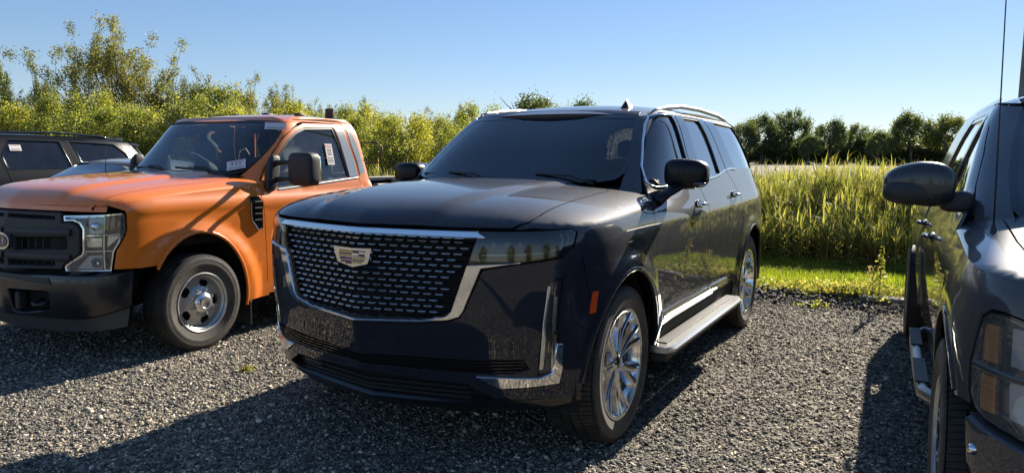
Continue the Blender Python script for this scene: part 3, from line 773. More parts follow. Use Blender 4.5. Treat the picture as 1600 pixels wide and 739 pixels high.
    for r in range(13):
        z = 1.106 - r * .0268; ye = .575 - (1.106 - z) * .40
        k = -12
        while k <= 12:
            y = (k + (.5 if r % 2 else 0)) * .0565
            k += 1
            if abs(y) > ye - .022: continue
            zz = z - .0 * abs(y) - (.010 * (1 - abs(y) / .5) if r > 9 else 0)
            if abs(y) < .105 and 1.070 > zz > .970: continue
            u = S.u_at_y(y, zz); p, n = frame(B, u, zz)
            if me is None:
                o = blade.build('grille_blade', M['satin'], gb); me = o.data
            else: o = link(bpy.data.objects.new('grille_blade', me), gb)
            q = p - n * .004
            X = Vector((n.x, n.y, 0)).normalized(); Z = Vector((0, 0, 1)); Y = Z.cross(X)
            m_ = Matrix((X, Y, Z)).transposed().to_4x4(); m_.translation = q; o.matrix_local = m_
    sheet('grille_top_bar', mir([(0, 1.124), (.588, 1.124), (.545, 1.160), (0, 1.160)]), B, M['chrome'], root, off=.012, rim=.02, bevel=.008)
    fr = [(.505, 1.010), (.700, 1.026), (.704, 1.020), (.562, .990), (.500, .80), (.484, .768), (.44, .750), (.32, .729), (0, .709)]
    inn = [(0, .727), (.33, .749), (.425, .772), (.446, .795)]
    outl = fr + [(-u, v) for u, v in reversed(fr[:-1])] + [(-u, v) for u, v in reversed(inn[1:])] + inn
    sheet('grille_frame', outl, B, M['chrome'], root, off=.010, rim=.03, bevel=.006, step=.03)
    # crest
    p, n = frame(B, 0, 1.018)
    crest = MB(); sh = [(-.094, .062), (0, .056), (.094, .062), (.080, -.012), (.074, -.034), (.0, -.062), (-.074, -.034), (-.080, -.012)]
    f3 = lambda a, b, c: p + Vector((0, 1, 0)) * a * 1.22 + Vector((0, 0, 1)) * b * .76 + Vector((1, 0, 0)) * (c - .004 * 0)
    crest.prism(sh, f3, .016); cr = crest.build('crest_emblem', M['chrome'], root)
    def tile(x0, y0, x1, y1, mt, nm='crest_tile', h=.019):
        t = MB().prism([(x0, y0), (x1, y0), (x1, y1), (x0, y1)], f3, h); t.build(nm, mt, cr)
    tile(-.064, .030, -.004, .044, M['gold']); tile(-.064, .018, -.004, .028, M['maroon']); tile(-.064, .004, -.004, .016, M['gold'])
    tile(-.060, -.016, -.036, .001, M['crestblack']); tile(-.033, -.016, -.004, .001, M['magenta']); tile(-.056, -.033, -.036, -.019, M['maroon']); tile(-.033, -.042, -.004, -.019, M['maroon'])
    tile(.003, .026, .030, .044, M['crestblack']); tile(.034, .036, .064, .044, M['blue']); tile(.003, .008, .030, .013, M['blue']); tile(.034, .006, .060, .024, M['maroon'])
    tile(.003, -.010, .060, .002, M['gold']); tile(.003, -.022, .056, -.013, M['crestblack']); tile(.003, -.036, .046, -.025, M['gold'])
    # --- hood and wings
    def gx(y, g):   # x on the deck where the gauge is g
        lo, hi = S.x0, 1.2
        for _ in range(30):
            m = (lo + hi) / 2
            if S.gauge(m, y) < g: lo = m
            else: hi = m
        return lo
    hood = [(gx(y, .998), y) for y in (0, .12, .24, .36, .48, .58, .66, .72)] + [(.66, .772), (.58, .785), (.409, .785), (.15, .770), (-.065, .757), (-.34, .742), (-.42, .72), (-.39, .60), (-.325, .35), (-.295, 0)]
    sheet('hood', hood + [(x, -y) for x, y in reversed(hood[1:-1])], D, M['navy'], root, step=.045, rim=.02, gap=.002)
    def ay(x, g):
        lo, hi = 0, 1.1
        for _ in range(30):
            m = (lo + hi) / 2
            if S.gauge(x, m) < g: lo = m
            else: hi = m
        return lo
    wing = [(-.66, .70), (-.66, .86), (-.60, .90)] + [(x, ay(x, .9995)) for x in [-.52 + .05 * i for i in range(24)]] + [(gx(y, .9995), y) for y in (.76, .735)] + [(.665, .776), (.58, .789), (.409, .789), (.15, .774), (-.065, .761), (-.34, .746), (-.47, .70), (-.6, .70)]
    fend_top = topline(S, -.47, .535)
    fl = [(B(u, z)[0] - .004, z) for u, z in ((.932, 1.15), (.914, 1.098), (.900, 1.07))] + [(.486, 1.02), (.458, .90), (.411, .775)]
    arcF = arch_pts(0, S.wr, .458, .495, 42, 186, 26)
    dl1 = [(-.52, .50), (-.535, .62), (-.505, .75), (-.47, .86), (-.425, 1.0), (-.407, 1.11), (-.43, 1.185), (-.50, 1.235), (-.62, 1.29)]
    fender = fend_top + fl + arcF + [(-.47, .36), (-.50, .40)] + dl1[:-2]
    bline = [(-1.575, 1.80), (-1.46, 1.53), (-1.47, 1.36), (-1.53, 1.27), (-1.60, 1.17), (-1.62, .9), (-1.68, .62), (-1.69, .50)]
    door1 = dl1 + [(-.745, 1.42), (-.87, 1.525), (-1.0, 1.62), (-1.20, 1.745), (-1.32, 1.79)] + bline
    arcR = lambda a, b, a0, a1, n: [(x, z) for x, z in arch_pts(-S.wb, S.wr, a, b, a0, a1, n)]
    rl = [(-2.36, 1.80), (-2.42, 1.40), (-2.58, 1.285), (-2.65, 1.17), (-2.655, 1.0)]
    door2 = [(x - .004, z) for x, z in reversed(bline)] + rl + arcR(.60, .60, 42, 8, 8)
    W1 = [(-.80, 1.325), (-.722, 1.338), (-.770, 1.42), (-.865, 1.50), (-.96, 1.58), (-1.10, 1.68), (-1.21, 1.745), (-1.30, 1.768), (-1.50, 1.770), (-1.43, 1.53), (-1.415, 1.36), (-1.42, 1.335)]
    W2 = [(-1.68, 1.350), (-1.655, 1.53), (-1.74, 1.768), (-2.20, 1.768), (-2.22, 1.60), (-2.215, 1.385)]
    WQ = [(-2.76, 1.415), (-2.68, 1.60), (-2.64, 1.782), (-3.36, 1.765), (-3.50, 1.62), (-3.62, 1.42)]
    for sg in (1, -1):
        mi = sg < 0
        sheet('fender_top', wing, D, M['navy'], root, mirror=mi, rim=.02, step=.04)
        sheet('fender', fender, SD, M['navy'], root, mirror=mi, gap=.002, step=.04)
        d1 = sheet('front_door', door1, SD, M['navy'], root, mirror=mi, gap=.0025, step=.05, holes=[inset(W1, -.012)])
        d2 = sheet('rear_door', door2, SD, M['navy'], root, mirror=mi, gap=.0025, step=.05, holes=[inset(W2, -.012)])
        quarter = [(x - .004, z) for x, z in rl] + arcR(.604, .604, 42, -4, 8) + [(-2.49, .36)] + arcR(.458, .495, -6, 186, 26) + [(-3.56, .40), (-3.9, .50), (-4.02, .70), (-4.05, 1.0), (-4.03, 1.25), (-3.97, 1.45), (-3.84, 1.70), (-3.76, 1.795)]
        sheet('quarter_panel', quarter, SD, M['navy'], root, mirror=mi, gap=.002, step=.05, holes=[inset(WQ, -.008)])
        for nm, w, par in (('front_door_window', W1, d1), ('rear_door_window', W2, d2), ('quarter_window', WQ, root)):
            sheet(nm, inset(w, -.028), SD, M['tint'], par, mirror=mi, off=-.013, rim=0)
            sheet('inner_trim', inset(w, -.05), SD, M['interior'], par, mirror=mi, off=-.032, rim=0, holes=[] if w is WQ else [inset(w, .004)])  # closed sheet behind the quarter glass, added to block stray light
        # glossy pillars between the panes
        sheet('pillar_trim', [(-1.40, 1.335), (-1.42, 1.53), (-1.50, 1.79), (-1.565, 1.79), (-1.452, 1.53), (-1.462, 1.345)], SD, M['gloss'], d1, mirror=mi, off=.003, rim=.01)
        sheet('pillar_trim', [(-1.475, 1.345), (-1.468, 1.53), (-1.585, 1.79), (-1.76, 1.79), (-1.675, 1.53), (-1.70, 1.350)], SD, M['gloss'], d2, mirror=mi, off=.003, rim=.01)
        sheet('pillar_trim', [(-2.20, 1.385), (-2.205, 1.60), (-2.185, 1.79), (-2.352, 1.79), (-2.41, 1.41)], SD, M['gloss'], d2, mirror=mi, off=.003, rim=.01)
        sheet('pillar_trim', [(-2.43, 1.41), (-2.37, 1.79), (-2.64, 1.79), (-2.675, 1.60), (-2.75, 1.42)], SD, M['gloss'], root, mirror=mi, off=.003, rim=.01)
        # bright mouldings round the glass
        strip('window_moulding', [(-1.40, 1.328), (-.84, 1.312), (-.76, 1.310), (-.715, 1.322), (-.705, 1.348), (-.722, 1.385), (-.765, 1.44), (-.86, 1.522), (-.955, 1.602), (-1.09, 1.702), (-1.20, 1.768), (-1.30, 1.785), (-1.52, 1.789)], SD, M['chrome'], d1, mirror=mi, w=.016, h=.006, off=.001)
        strip('window_moulding', [(-1.70, 1.340), (-2.0, 1.354), (-2.22, 1.374), (-2.41, 1.400)], SD, M['chrome'], d2, mirror=mi, w=.018, h=.006, off=.001)
        strip('window_moulding', [(-1.60, 1.788), (-2.35, 1.790)], SD, M['chrome'], d2, mirror=mi, w=.010, h=.005, off=.001)
        strip('window_moulding', [(-2.43, 1.402), (-2.60, 1.412), (-2.76, 1.405)], SD, M['chrome'], root, mirror=mi, w=.018, h=.006, off=.001)
        # lower door blade and rocker
        strip('lower_door_moulding', [(-.60, .563), (-1.1, .560), (-1.66, .556)], SD, M['chrome'], d1, mirror=mi, w=.050, h=.010, off=.004)
        strip('lower_door_moulding', [(-1.71, .556), (-2.2, .552)], SD, M['chrome'], d2, mirror=mi, w=.048, h=.010, off=.004)
        strip('rocker_blade', [(-.40, .44), (-.465, .50), (-.56, .588)], SD, M['chrome'], root, mirror=mi, w=.022, h=.007, off=.004)
        sheet('rocker_panel', [(-.48, .34), (-.50, .495), (-2.46, .495), (-2.50, .36)], SD, M['dark'], root, mirror=mi, off=-.012, rim=.03)
        # wheel arch lips, wells
        strip('arch_lip', [(x, z) for x, z in arch_pts(0, S.wr, .468, .505, 2, 184, 22)], lambda x, z: SD(x, z), M['navy'], root, mirror=mi, w=.022, h=.007, off=-.001)
        strip('arch_lip', arcR(.468, .505, -4, 184, 22), SD, M['navy'], root, mirror=mi, w=.022, h=.007, off=-.001)
        wheel_well(root, 0, S.wr, .50, .45, .945, sg); wheel_well(root, -S.wb, S.wr, .50, .45, .955, sg)
        alloy_wheel(root, (0, sg * .855, S.wr), sg); alloy_wheel(root, (-S.wb, sg * .855, S.wr), sg)
        # running board
        rb = MB(); sec = [(.985, .372), (1.085, .372), (1.118, .385), (1.122, .402), (1.105, .415), (.985, .418)]
        V = []; xs = (-.44, -.50, -2.22, -2.30)
        for i, x in enumerate(xs):
            for y, z in sec: V.append((x, (y if i in (1, 2) else min(y, 1.085)) * sg, z if i in (1, 2) else max(z, .38)))
        F = [(i * 6 + k, i * 6 + (k + 1) % 6, (i + 1) * 6 + (k + 1) % 6, (i + 1) * 6 + k) for i in range(3) for k in range(6)] + [tuple(range(6)), tuple(18 + k for k in range(6))]
        rbo = rb.add(V, F).build('running_board', M['satin'], root, smooth=35)
        MB().box((-1.36, sg * 1.03, .421), (1.66, .055, .004), bev=.001).build('board_tread', M['plastic'], rbo)
        MB().box((-1.36, sg * 1.03, .350), (1.80, .10, .05), bev=.01).build('board_underside', M['plastic'], rbo)
        for x in (-.62, -2.05): MB().box((x, sg * .93, .36), (.08, .16, .04), bev=.008).build('board_bracket', M['plastic'], rbo)
        # door handles
        for x, z, par in ((-1.38, 1.185, d1), (-2.44, 1.208, d2)):
            p, n = frame(SD, x, z); y = p.y * sg
            MB().blob((x, y, z), (.085, .012, .030), (.7, .7)).build('handle_recess', M['gloss'], par, smooth=True)
            hm = MB()
            hm.tube([(x + .095, y + sg * .012, z - .002), (x + .07, y + sg * .035, z + .002), (x, y + sg * .042, z + .004), (x - .07, y + sg * .036, z + .002), (x - .100, y + sg * .014, z - .002)], [.012, .015, .016, .015, .011], 10, flat=.75)
            hm.build('door_handle', M['chrome'], par, smooth=True)
        # door mirror
        mc = (-.86, sg * (1.050 if sg > 0 else 1.035), 1.395 if sg > 0 else 1.365)
        def warp(q):
            k = (q.y * sg / .145 + 1) / 2          # 0 inboard, 1 outboard
            return (q.x * (1.0 - .18 * k) + .03 * (1 - abs(q.y) / .15), q.y, q.z * (1.06 - .16 * k) + (.004 if q.z > 0 else -.006 * k))
        mo = MB().blob(mc, (.085, .132, .090) if sg > 0 else (.08, .118, .076), (.55, .62), warp=warp, nu=36, nv=20).build('door_mirror', M['blackpaint'], root, smooth=True)
        MB().blob((mc[0] - .055, mc[1], mc[2]), (.035, .120, .078), (.4, .5)).build('mirror_glass', M['chrome'], mo, smooth=True)
        MB().tube([(-.60, sg * .945, 1.235), (-.66, sg * .975, 1.275), (-.78, sg * 1.02, 1.318), (-.87, sg * 1.07, 1.345)], [.055, .048, .042, .05], 12, flat=.55).build('mirror_arm', M['blackpaint'], mo, smooth=True)
        MB().blob((mc[0] + .055, mc[1] + sg * .075, mc[2] - .055), (.03, .055, .012), (.7, .7)).build('mirror_indicator', M['lampgrey'], mo, smooth=True)
        # marker lamp
        sheet('side_marker', [(0.416, 0.862), (0.378, 0.864), (0.411, 0.764), (0.444, 0.764)], SD, M['redlamp'], root, mirror=mi, off=.004, rim=.006, step=.02)
        # roof rails
        pts = [(-1.28, sg * .680, 1.806), (-1.38, sg * .680, 1.822), (-1.54, sg * .683, 1.842), (-1.9, sg * .688, 1.872), (-2.4, sg * .688, 1.878), (-3.0, sg * .687, 1.862), (-3.25, sg * .685, 1.842), (-3.42, sg * .685, 1.820)]
        MB().tube(pts, [.006, .011, .014, .014, .014, .014, .011, .006], 10, flat=1.2).build('roof_rail', M['railmetal'], root, smooth=True)
        # A-pillar and cant rail
        uh = lambda x, z: S.u_at_x(x, z, H)
        ap = [(.62, 1.235), (.70, 1.27), (.735, 1.30), (.742, 1.38), (.764, 1.46), (.772, 1.62), (.772, 1.765), (uh(-1.33, 1.802), 1.802), (uh(-1.20, 1.752), 1.752), (uh(-1.0, 1.627), 1.627), (uh(-.87, 1.532), 1.532), (uh(-.745, 1.427), 1.427), (uh(-.62, 1.297), 1.297), (uh(-.505, 1.24), 1.24), (uh(-.44, 1.225), 1.225)]
        sheet('windshield_pillar', ap, H, M['navy'], root, mirror=mi, step=.05, rim=.02)
        cant = [(uh(-1.20, 1.765), 1.765), (uh(-1.33, 1.803), 1.803), (uh(-3.74, 1.80), 1.803), (uh(-3.7, 1.83), 1.838), (uh(-1.45, 1.83), 1.838), (uh(-1.25, 1.80), 1.80)]
        sheet('roof_side_rail', cant, H, M['navy'], root, mirror=mi, step=.06, rim=.01)
    # windshield, roof
    ws = [(0, 1.335), (.35, 1.335), (.62, 1.345), (.70, 1.36), (.745, 1.40), (.764, 1.46), (.772, 1.62), (.772, 1.755), (.755, 1.772), (.4, 1.782), (0, 1.786)]
    w = sheet('windshield', mir(ws), H, M['wshield'], root, rim=0, step=.05)
    sheet('windshield_border', mir(ws), H, M['gloss'], w, off=.002, rim=.01, holes=[inset(mir(ws), .028)])
    sheet('sensor_patch', [(-.13, 1.785), (.17, 1.785), (.13, 1.72), (.04, 1.70), (-.08, 1.72)], H, M['interior'], w, off=-.004, rim=0)
    rf = [(-1.055, 0), (-1.065, .2), (-1.10, .4), (-1.15, .55), (-1.22, .655), (-1.35, .70), (-2.4, .712), (-3.4, .705), (-3.85, .66), (-4.0, .5), (-4.05, 0)]
    sheet('roof', [(x, y) for x, y in rf] + [(x, -y) for x, y in reversed(rf[1:-1])], RF, M['navy'], root, step=.08, rim=.03)
    sheet('roof_front_edge', [(-.0, 1.789), (.45, 1.787), (.76, 1.775), (.80, 1.80), (.5, 1.815), (0, 1.82), (-.5, 1.815), (-.80, 1.80), (-.76, 1.775), (-.45, 1.787)], H, M['navy'], root, rim=.01)
    # cowl with wipers
    pts_f = [(-.30, 0), (-.33, .35), (-.40, .62), (-.45, .74)]; pts_b = [(-.46, 0), (-.49, .35), (-.58, .62), (-.66, .76)]
    V = []
    for (a, b) in list(zip(pts_f, pts_b))[::-1]: V += [(a[0] + .02, -a[1], D(a[0], a[1])[2] - .022), (b[0], -b[1], 1.318)]
    for (a, b) in list(zip(pts_f, pts_b))[1:]: V += [(a[0] + .02, a[1], D(a[0], a[1])[2] - .022), (b[0], b[1], 1.318)]
    MB().add(V, [(2 * i, 2 * i + 2, 2 * i + 3, 2 * i + 1) for i in range(len(V) // 2 - 1)]).build('cowl', M['plastic'], root)
    for y0, y1 in ((.62, -.02), (-.05, -.66)):
        q = []
        for i in range(9):
            t = i / 8; y = y0 + (y1 - y0) * t
            x = -.43 - .10 * abs(y) ** 2 - .05 * t; z = 1.345 + .018 * t
            q.append((x, y, z + .012))
        w_ = MB().tube(q, .008, 6).build('wiper', M['plastic'], root, smooth=True)
        MB().tube([(q[0][0] + .05, q[0][1], 1.335), (q[2][0] + .02, q[2][1], q[2][2] + .02), (q[5][0], q[5][1], q[5][2] + .018)], .007, 6).build('wiper_arm', M['plastic'], w_, smooth=True)
    # aerial fin
    fm = MB(); sec = []  # a shark-fin shape
    FX, FY = -1.40, .415
    for t in range(9):
        k = t / 8; x = FX - .17 * k; z0 = RF(x, FY)[2] - .004; wdt = .034 * (.3 + .7 * math.sin(math.pi * min(1, k * .8 + .1)))
        hgt = .070 * (math.sin(math.pi * .5 * min(1, k / .45)) ** 1.3 if k < .5 else 1.0 - .62 * sstep(.5, .72, k))
        sec.append([(x, FY - wdt, z0), (x - .015 * k, FY - wdt * .45, z0 + hgt * .6), (x - .03 * min(1, k * 2), FY, z0 + hgt), (x - .015 * k, FY + wdt * .45, z0 + hgt * .6), (x, FY + wdt, z0)])
    V = [p for s_ in sec for p in s_]; F = [(i * 5 + k, i * 5 + k + 1, (i + 1) * 5 + k + 1, (i + 1) * 5 + k) for i in range(8) for k in range(4)] + [(0, 1, 2, 3, 4), (40, 41, 42, 43, 44)]
    fm.add(V, F).build('aerial_fin', M['blackpaint'], root, smooth=40)
    # tail
    ut = ub(-3.9, .8); zz = [(ut, .45), (math.pi + S.x0 - S.xr, .42), (math.pi + S.x0 - S.xr, 1.27), (ut, 1.27)]
    for mi in (False, True):
        sheet('tailgate', [(ub(-4.0, .8), .45), (math.pi + S.x0 - S.xr - .003, .42), (math.pi + S.x0 - S.xr - .003, 1.27), (ub(-4.0, 1.2), 1.27)], B, M['navy'], root, mirror=mi, step=.12)
        sheet('rear_window', [(S.u_at_x(-3.9, 1.4, H), 1.30), (math.pi + S.gx0 - S.gxr - .003, 1.30), (math.pi + S.gx0 - S.gxr - .003, 1.80), (S.u_at_x(-3.8, 1.7, H), 1.80)], H, M['tint'], root, mirror=mi, rim=0, step=.12)
    inner_shell(root, S, .30, 1.16, [.0, .15, .3, .45, .6, .75, .9, 1.05] + [HP + .1 * i for i in range(0, 38)], d=.07)
    MB().box((-1.6, 0, .36), (4.4, 1.5, .12)).build('underbody', M['dark'], root)
    MB().box((.1, 0, .75), (1.0, .9, .7)).build('engine_bay', M['dark'], root)
    # cabin
    db = MB().blob((-.86, 0, 1.20), (.30, .84, .10), (.35, .5)).build('dashboard', M['interior'], root, smooth=True)
    MB().box((-2.2, 0, .78), (2.8, 1.75, .1)).build('cabin_floor', M['interior'], root)
    for x, ys in ((-1.65, (.42, -.42)), (-2.55, (.42, -.42)), (-3.35, (.35, -.35))):
        for y in ys: seat(root, x, y, .98, .52, .50)
    steering(root, -1.12, .42, 1.20)
    MB().blob((-1.12, 0, 1.70), (.015, .12, .035), (.6, .6)).build('rear_view_mirror', M['interior'], root, smooth=True)
    return root
suv = build_suv()

# ---------------------------------------------------------------- orange regular-cab work truck
def roof_outline(S, xf, xb, ry, c=.08):
    o = [(xf, 0), (xf - .01, ry * .35), (xf - .03, ry * .62), (xf - c, ry * .85), (xf - c * 1.7, ry * .97), (xf - c * 2.6, ry), (xb + .15, ry), (xb + .05, ry * .93), (xb, ry * .7), (xb - .01, 0)]
    return o + [(x, -y) for x, y in reversed(o[1:-1])]
def side_y(S):
    def f(x, z): return S.side(x, z)
    return f
def build_truck():
    S = TRUCK
    root = empty('pickup_truck', (-3.18979, 6.00178, 0), -2.05135)
    tag(root, 'orange regular-cab pickup truck with black grille and black towing mirrors', 'pickup truck')
    B, SD, D, H, RF = S.belt, S.side, S.deck, S.house, S.roof
    ub = lambda x, z: S.u_at_x(x, z); uh = lambda x, z: S.u_at_x(x, z, H); O = M['orange']
    HL = [(.556, 1.066), (.821, 1.076), (.940, 1.084), (.960, 1.068), (.971, .969), (.958, .930), (.891, .821), (.878, .751), (.867, .686), (.576, .681), (.570, .724), (.687, .806), (.694, .834), (.690, .975), (.668, 1.012), (.626, 1.031), (.563, 1.026)]
    # hood nose, above grille and lamps
    sheet('hood_nose', mir([(0, 1.098), (.53, 1.098), (.83, 1.092), (.835, 1.128), (.60, 1.128), (0, 1.135)]), B, O, root, rim=.02, step=.05)
    # front bumper: black, with valance below
    bt = [(0, .640), (.50, .668), (.80, .668), (.95, .674), (ub(.52, .68), .682)]
    bb = [(ub(.545, .60), .60), (ub(.56, .50), .50), (ub(.575, .42), .425), (.684, .355), (.35, .350), (0, .345)]
    slot = [(.08, .545), (.50, .553), (.49, .415), (.24, .375), (.10, .372)]
    bmp = sheet('front_bumper', mir(bt + bb), B, M['bumper'], root, off=.012, rim=.05, bevel=.012, holes=[rounded(slot, .03), rounded([(-u, v) for u, v in slot], .03)])
    sheet('bumper_cavity', mir([(0, .56), (.55, .56), (.52, .36), (0, .35)]), B, M['dark'], bmp, off=-.07, rim=0)
    sheet('valance', mir([(0, .350), (.35, .345), (.684, .345), (ub(.575, .42), .418), (ub(.59, .30), .28), (.80, .262), (.4, .235), (0, .228)]), B, M['greyplastic'], root, off=-.02, rim=.03)
    sheet('bumper_step_pad', mir([(0, .622), (.52, .596), (.50, .640), (0, .650)]), B, M['plastic'], bmp, off=.018, rim=.01)
    for sg in (1, -1):
        u = .17 * sg
        p, n = frame(B, u, .455)
        MB().box(p - n * .02, (.06, .05, .13), bev=.01).build('plate_bracket', M['plastic'], bmp)
        p, n = frame(B, .38 * sg, .45)
        MB().tube([p + Vector((-.06, -.05, .02)), p + Vector((.01, -.05, .0)), p + Vector((.03, 0, -.005)), p + Vector((.01, .05, .0)), p + Vector((-.06, .05, .02))], .014, 8).build('tow_hook', M['plastic'], bmp, smooth=True)
    # grille
    G = [(0, .665), (.560, .690), (.565, .722), (.680, .800), (.686, .836), (.682, .972), (.660, 1.006), (.620, 1.022), (.553, 1.022), (.545, 1.088), (0, 1.088)]
    win1 = [(.02, 1.032), (.50, 1.030), (.50, 1.062), (.02, 1.066)]
    win2 = [(.10, .800), (.44, .824), (.585, .830), (.600, .85), (.600, .90), (.585, .925), (.44, .918), (.10, .905)]
    win3 = [(.02, .692), (.50, .714), (.50, .758), (.02, .742)]
    neg = lambda w: [(-a, b) for a, b in w]
    gr = sheet('grille', mir(G), B, M['plastic'], root, off=.008, rim=.05, bevel=.012, holes=[f(w) for w in (win1, win2, win3) for f in (lambda q: q, neg)])
    sheet('grille_backing', mir([(0, .67), (.56, .69), (.66, .82), (.66, 1.0), (.54, 1.08), (0, 1.08)]), B, M['dark'], gr, off=-.06, rim=0)
    ym = lambda u, z: B(u, z)
    for sg in (1, -1):
        for k in range(6):
            u = (.06 + k * .075) * sg
            for za, zb in ((1.03, 1.066), (.80, .92), (.69, .755)):
                if abs(u) > .40 and za == .80: continue
                a, n = frame(B, u, za); b, _ = frame(B, u, zb)
                MB().tube([a - n * .03, b - n * .03], .005, 6).build('grille_post', M['plastic'], gr)
        for k in range(7):
            z = .838 + k * .0125
            strip('grille_louvre', [(.46 * sg, z), (.59 * sg, z + .001)], B, M['plastic'], gr, w=.005, h=.010, off=-.012)
        for z in (.940, .770):
            strip('grille_bar', [(.03 * sg, z), (.35 * sg, z + .004), (.62 * sg, z + .01)], B, M['plastic'], gr, w=.05, h=.016, off=.008)
    # oval badge
    p, n = frame(B, 0, .872)
    f3 = lambda a, b, c: p + Vector((0, 1, 0)) * a + Vector((0, 0, 1)) * b + Vector((1, 0, 0)) * c
    ov = lambda r1, r2: [(r1 * math.cos(2 * math.pi * i / 40), r2 * math.sin(2 * math.pi * i / 40)) for i in range(40)]
    bd = MB().prism(ov(.098, .062), f3, .035); bd = bd.build('oval_badge', M['chrome'], gr, smooth=30)
    MB().prism(ov(.080, .045), f3, .039).build('badge_field', M['crestblack'], bd, smooth=30)
    sc = MB()
    for pts in ([(-.050, .016), (-.030, .024), (-.004, .020)], [(-.026, .022), (-.032, .0), (-.042, -.020), (-.056, -.014)], [(-.036, .004), (-.020, .006)], [(-.016, .004), (-.022, -.008), (-.010, -.010), (-.006, .002), (-.014, .005)],
                [(.004, .004), (.0, -.010), (.006, .002), (.014, .004)], [(.036, .004), (.024, .002), (.020, -.010), (.030, -.010), (.036, .004), (.044, .024), (.036, -.004), (.042, -.012), (.054, -.004)]):
        sc.tube([f3(a, b, .041) for a, b in pts], .0022, 6)
    sc.build('badge_script', M['chrome'], bd, smooth=True)
    gs = lambda x, y, g: None
    def gx(y, g):
        lo, hi = S.x0, 1.2
        for _ in range(30):
            m = (lo + hi) / 2
            if S.gauge(m, y) < g: lo = m
            else: hi = m
        return lo
    def ay(x, g):
        lo, hi = 0, 1.1
        for _ in range(30):
            m = (lo + hi) / 2
            if S.gauge(x, m) < g: lo = m
            else: hi = m
        return lo
    hood = [(gx(y, .998), y) for y in (0, .2, .4, .55, .66, .72)] + [(.73, .755), (.62, .765), (.3, .775), (-.10, .775), (-.32, .765), (-.46, .74), (-.52, .68), (-.49, .45), (-.455, .2), (-.44, 0)]
    sheet('hood', hood + [(x, -y) for x, y in reversed(hood[1:-1])], D, O, root, step=.045, rim=.02, gap=.002)
    wing = [(-.72, .72)] + [(x, ay(x, .9995)) for x in [-.72 + .05 * i for i in range(29)]] + [(gx(y, .9995), y) for y in (.80, .74)] + [(.73, .76), (.62, .770), (.3, .780), (-.10, .780), (-.32, .770), (-.46, .745), (-.54, .70)]
    aF = arch_pts(0, S.wr, .445, .535, 38, 190, 26)
    ftop = topline(S, -.69, .66)
    ff = [(B(u, z)[0] - .003, z) for u, z in ((.955, 1.095), (.966, 1.068), (.977, .969), (.964, .928), (.898, .82), (.885, .751), (.875, .695))]
    fender = ftop + ff + [(.50, .688)] + arch_pts(0, S.wr, .445, .535, 36, -6, 6)[:0] + aF + [(-.47, .30), (-.72, .30), (-.69, .449), (-.683, .751), (-.669, 1.02), (-.644, 1.146), (-.665, 1.20)]
    door = [(-.693, .32), (-.69, .449), (-.683, .751), (-.669, 1.02), (-.646, 1.146), (-.66, 1.21), (-.73, 1.30), (-.80, 1.39), (-.90, 1.51), (-1.03, 1.64), (-1.16, 1.725), (-1.32, 1.782), (-1.84, 1.795), (-1.865, 1.775), (-1.89, 1.60), (-1.945, 1.417), (-1.955, 1.229), (-1.96, .32)]
    W = [(-.855, 1.205), (-.815, 1.30), (-.875, 1.39), (-.96, 1.50), (-1.08, 1.62), (-1.19, 1.69), (-1.32, 1.735), (-1.70, 1.752), (-1.74, 1.60), (-1.80, 1.30), (-1.79, 1.275), (-1.40, 1.245)]
    for sg in (1, -1):
        mi = sg < 0
        hb = sheet('headlight', HL, B, M['lampgrey'], root, off=-.055, rim=0, mirror=mi)
        sheet('headlight_frame', HL, B, M['chrome'], hb, off=.004, rim=.055, holes=[inset(HL, .012)], mirror=mi, bevel=.002)
        sheet('headlight_lens', inset(HL, .008), B, M['lens'], hb, off=.008, rim=0, mirror=mi)
        q = lambda name, o, m_, off=-.03, rim=.02: sheet(name, o, B, M[m_], hb, off=off, rim=rim, mirror=mi, step=.025)
        q('upper_reflector', [(.71, .945), (.812, .945), (.812, 1.05), (.70, 1.05)], 'bowl', -.045)
        for k in range(7): q('amber_rib', [(.842, .965 + k * .0125), (.930, .965 + k * .0125), (.930, .9725 + k * .0125), (.842, .9725 + k * .0125)], 'amber', -.012, .016)
        q('lamp_reflector', [(.705, .850), (.80, .852), (.80, .915), (.71, .912)], 'lampwhite', -.045)
        q('lower_reflector', [(.62, .70), (.80, .70), (.80, .795), (.70, .79)], 'bowl', -.050)
        q('lens_flute', [(.845, .85), (.93, .915), (.93, .925), (.845, .925)], 'lampwhite', -.03)
        pb, nb = frame(B, .755, .742); pb = Vector((pb.x, pb.y * sg, pb.z)); nb = Vector((nb.x, nb.y * sg, nb.z))
        MB().blob(pb - nb * .035, (.02, .045, .034), (1, 1)).build('lamp_projector', M['chrome'], hb, smooth=True)
        for path, w_ in (([(.823, 1.06), (.825, .70)], .014), ([(.695, .932), (.82, .934), (.93, .938)], .010), ([(.695, .826), (.89, .826)], .010), ([(.59, 1.05), (.82, 1.06)], .008)):
            strip('lamp_divider', path, B, M['chrome'], hb, w=w_, h=.012, off=-.012, mirror=mi)
        MB().blob((pb.x - .03, pb.y, .995), (.03, .035, .03), (1, 1)).build('lamp_bulb', M['chrome'], hb, smooth=True)
        sheet('fender_top', wing, D, O, root, mirror=mi, rim=.02, step=.045)
        sheet('fender', fender, SD, O, root, mirror=mi, gap=.004, step=.045)
        d = sheet('door', door, SD, O, root, mirror=mi, gap=.004, step=.05, holes=[inset(W, -.010)])
        sheet('door_window', inset(W, -.02), SD, M['clear'], d, mirror=mi, off=-.013, rim=0)
        sheet('inner_trim', inset(W, -.07), SD, M['interior'], d, mirror=mi, off=-.032, rim=0, holes=[inset(W, .004)])
        sheet('window_surround', inset(W, -.012), SD, M['plastic'], d, mirror=mi, off=-.004, rim=.01, holes=[inset(W, .012)])
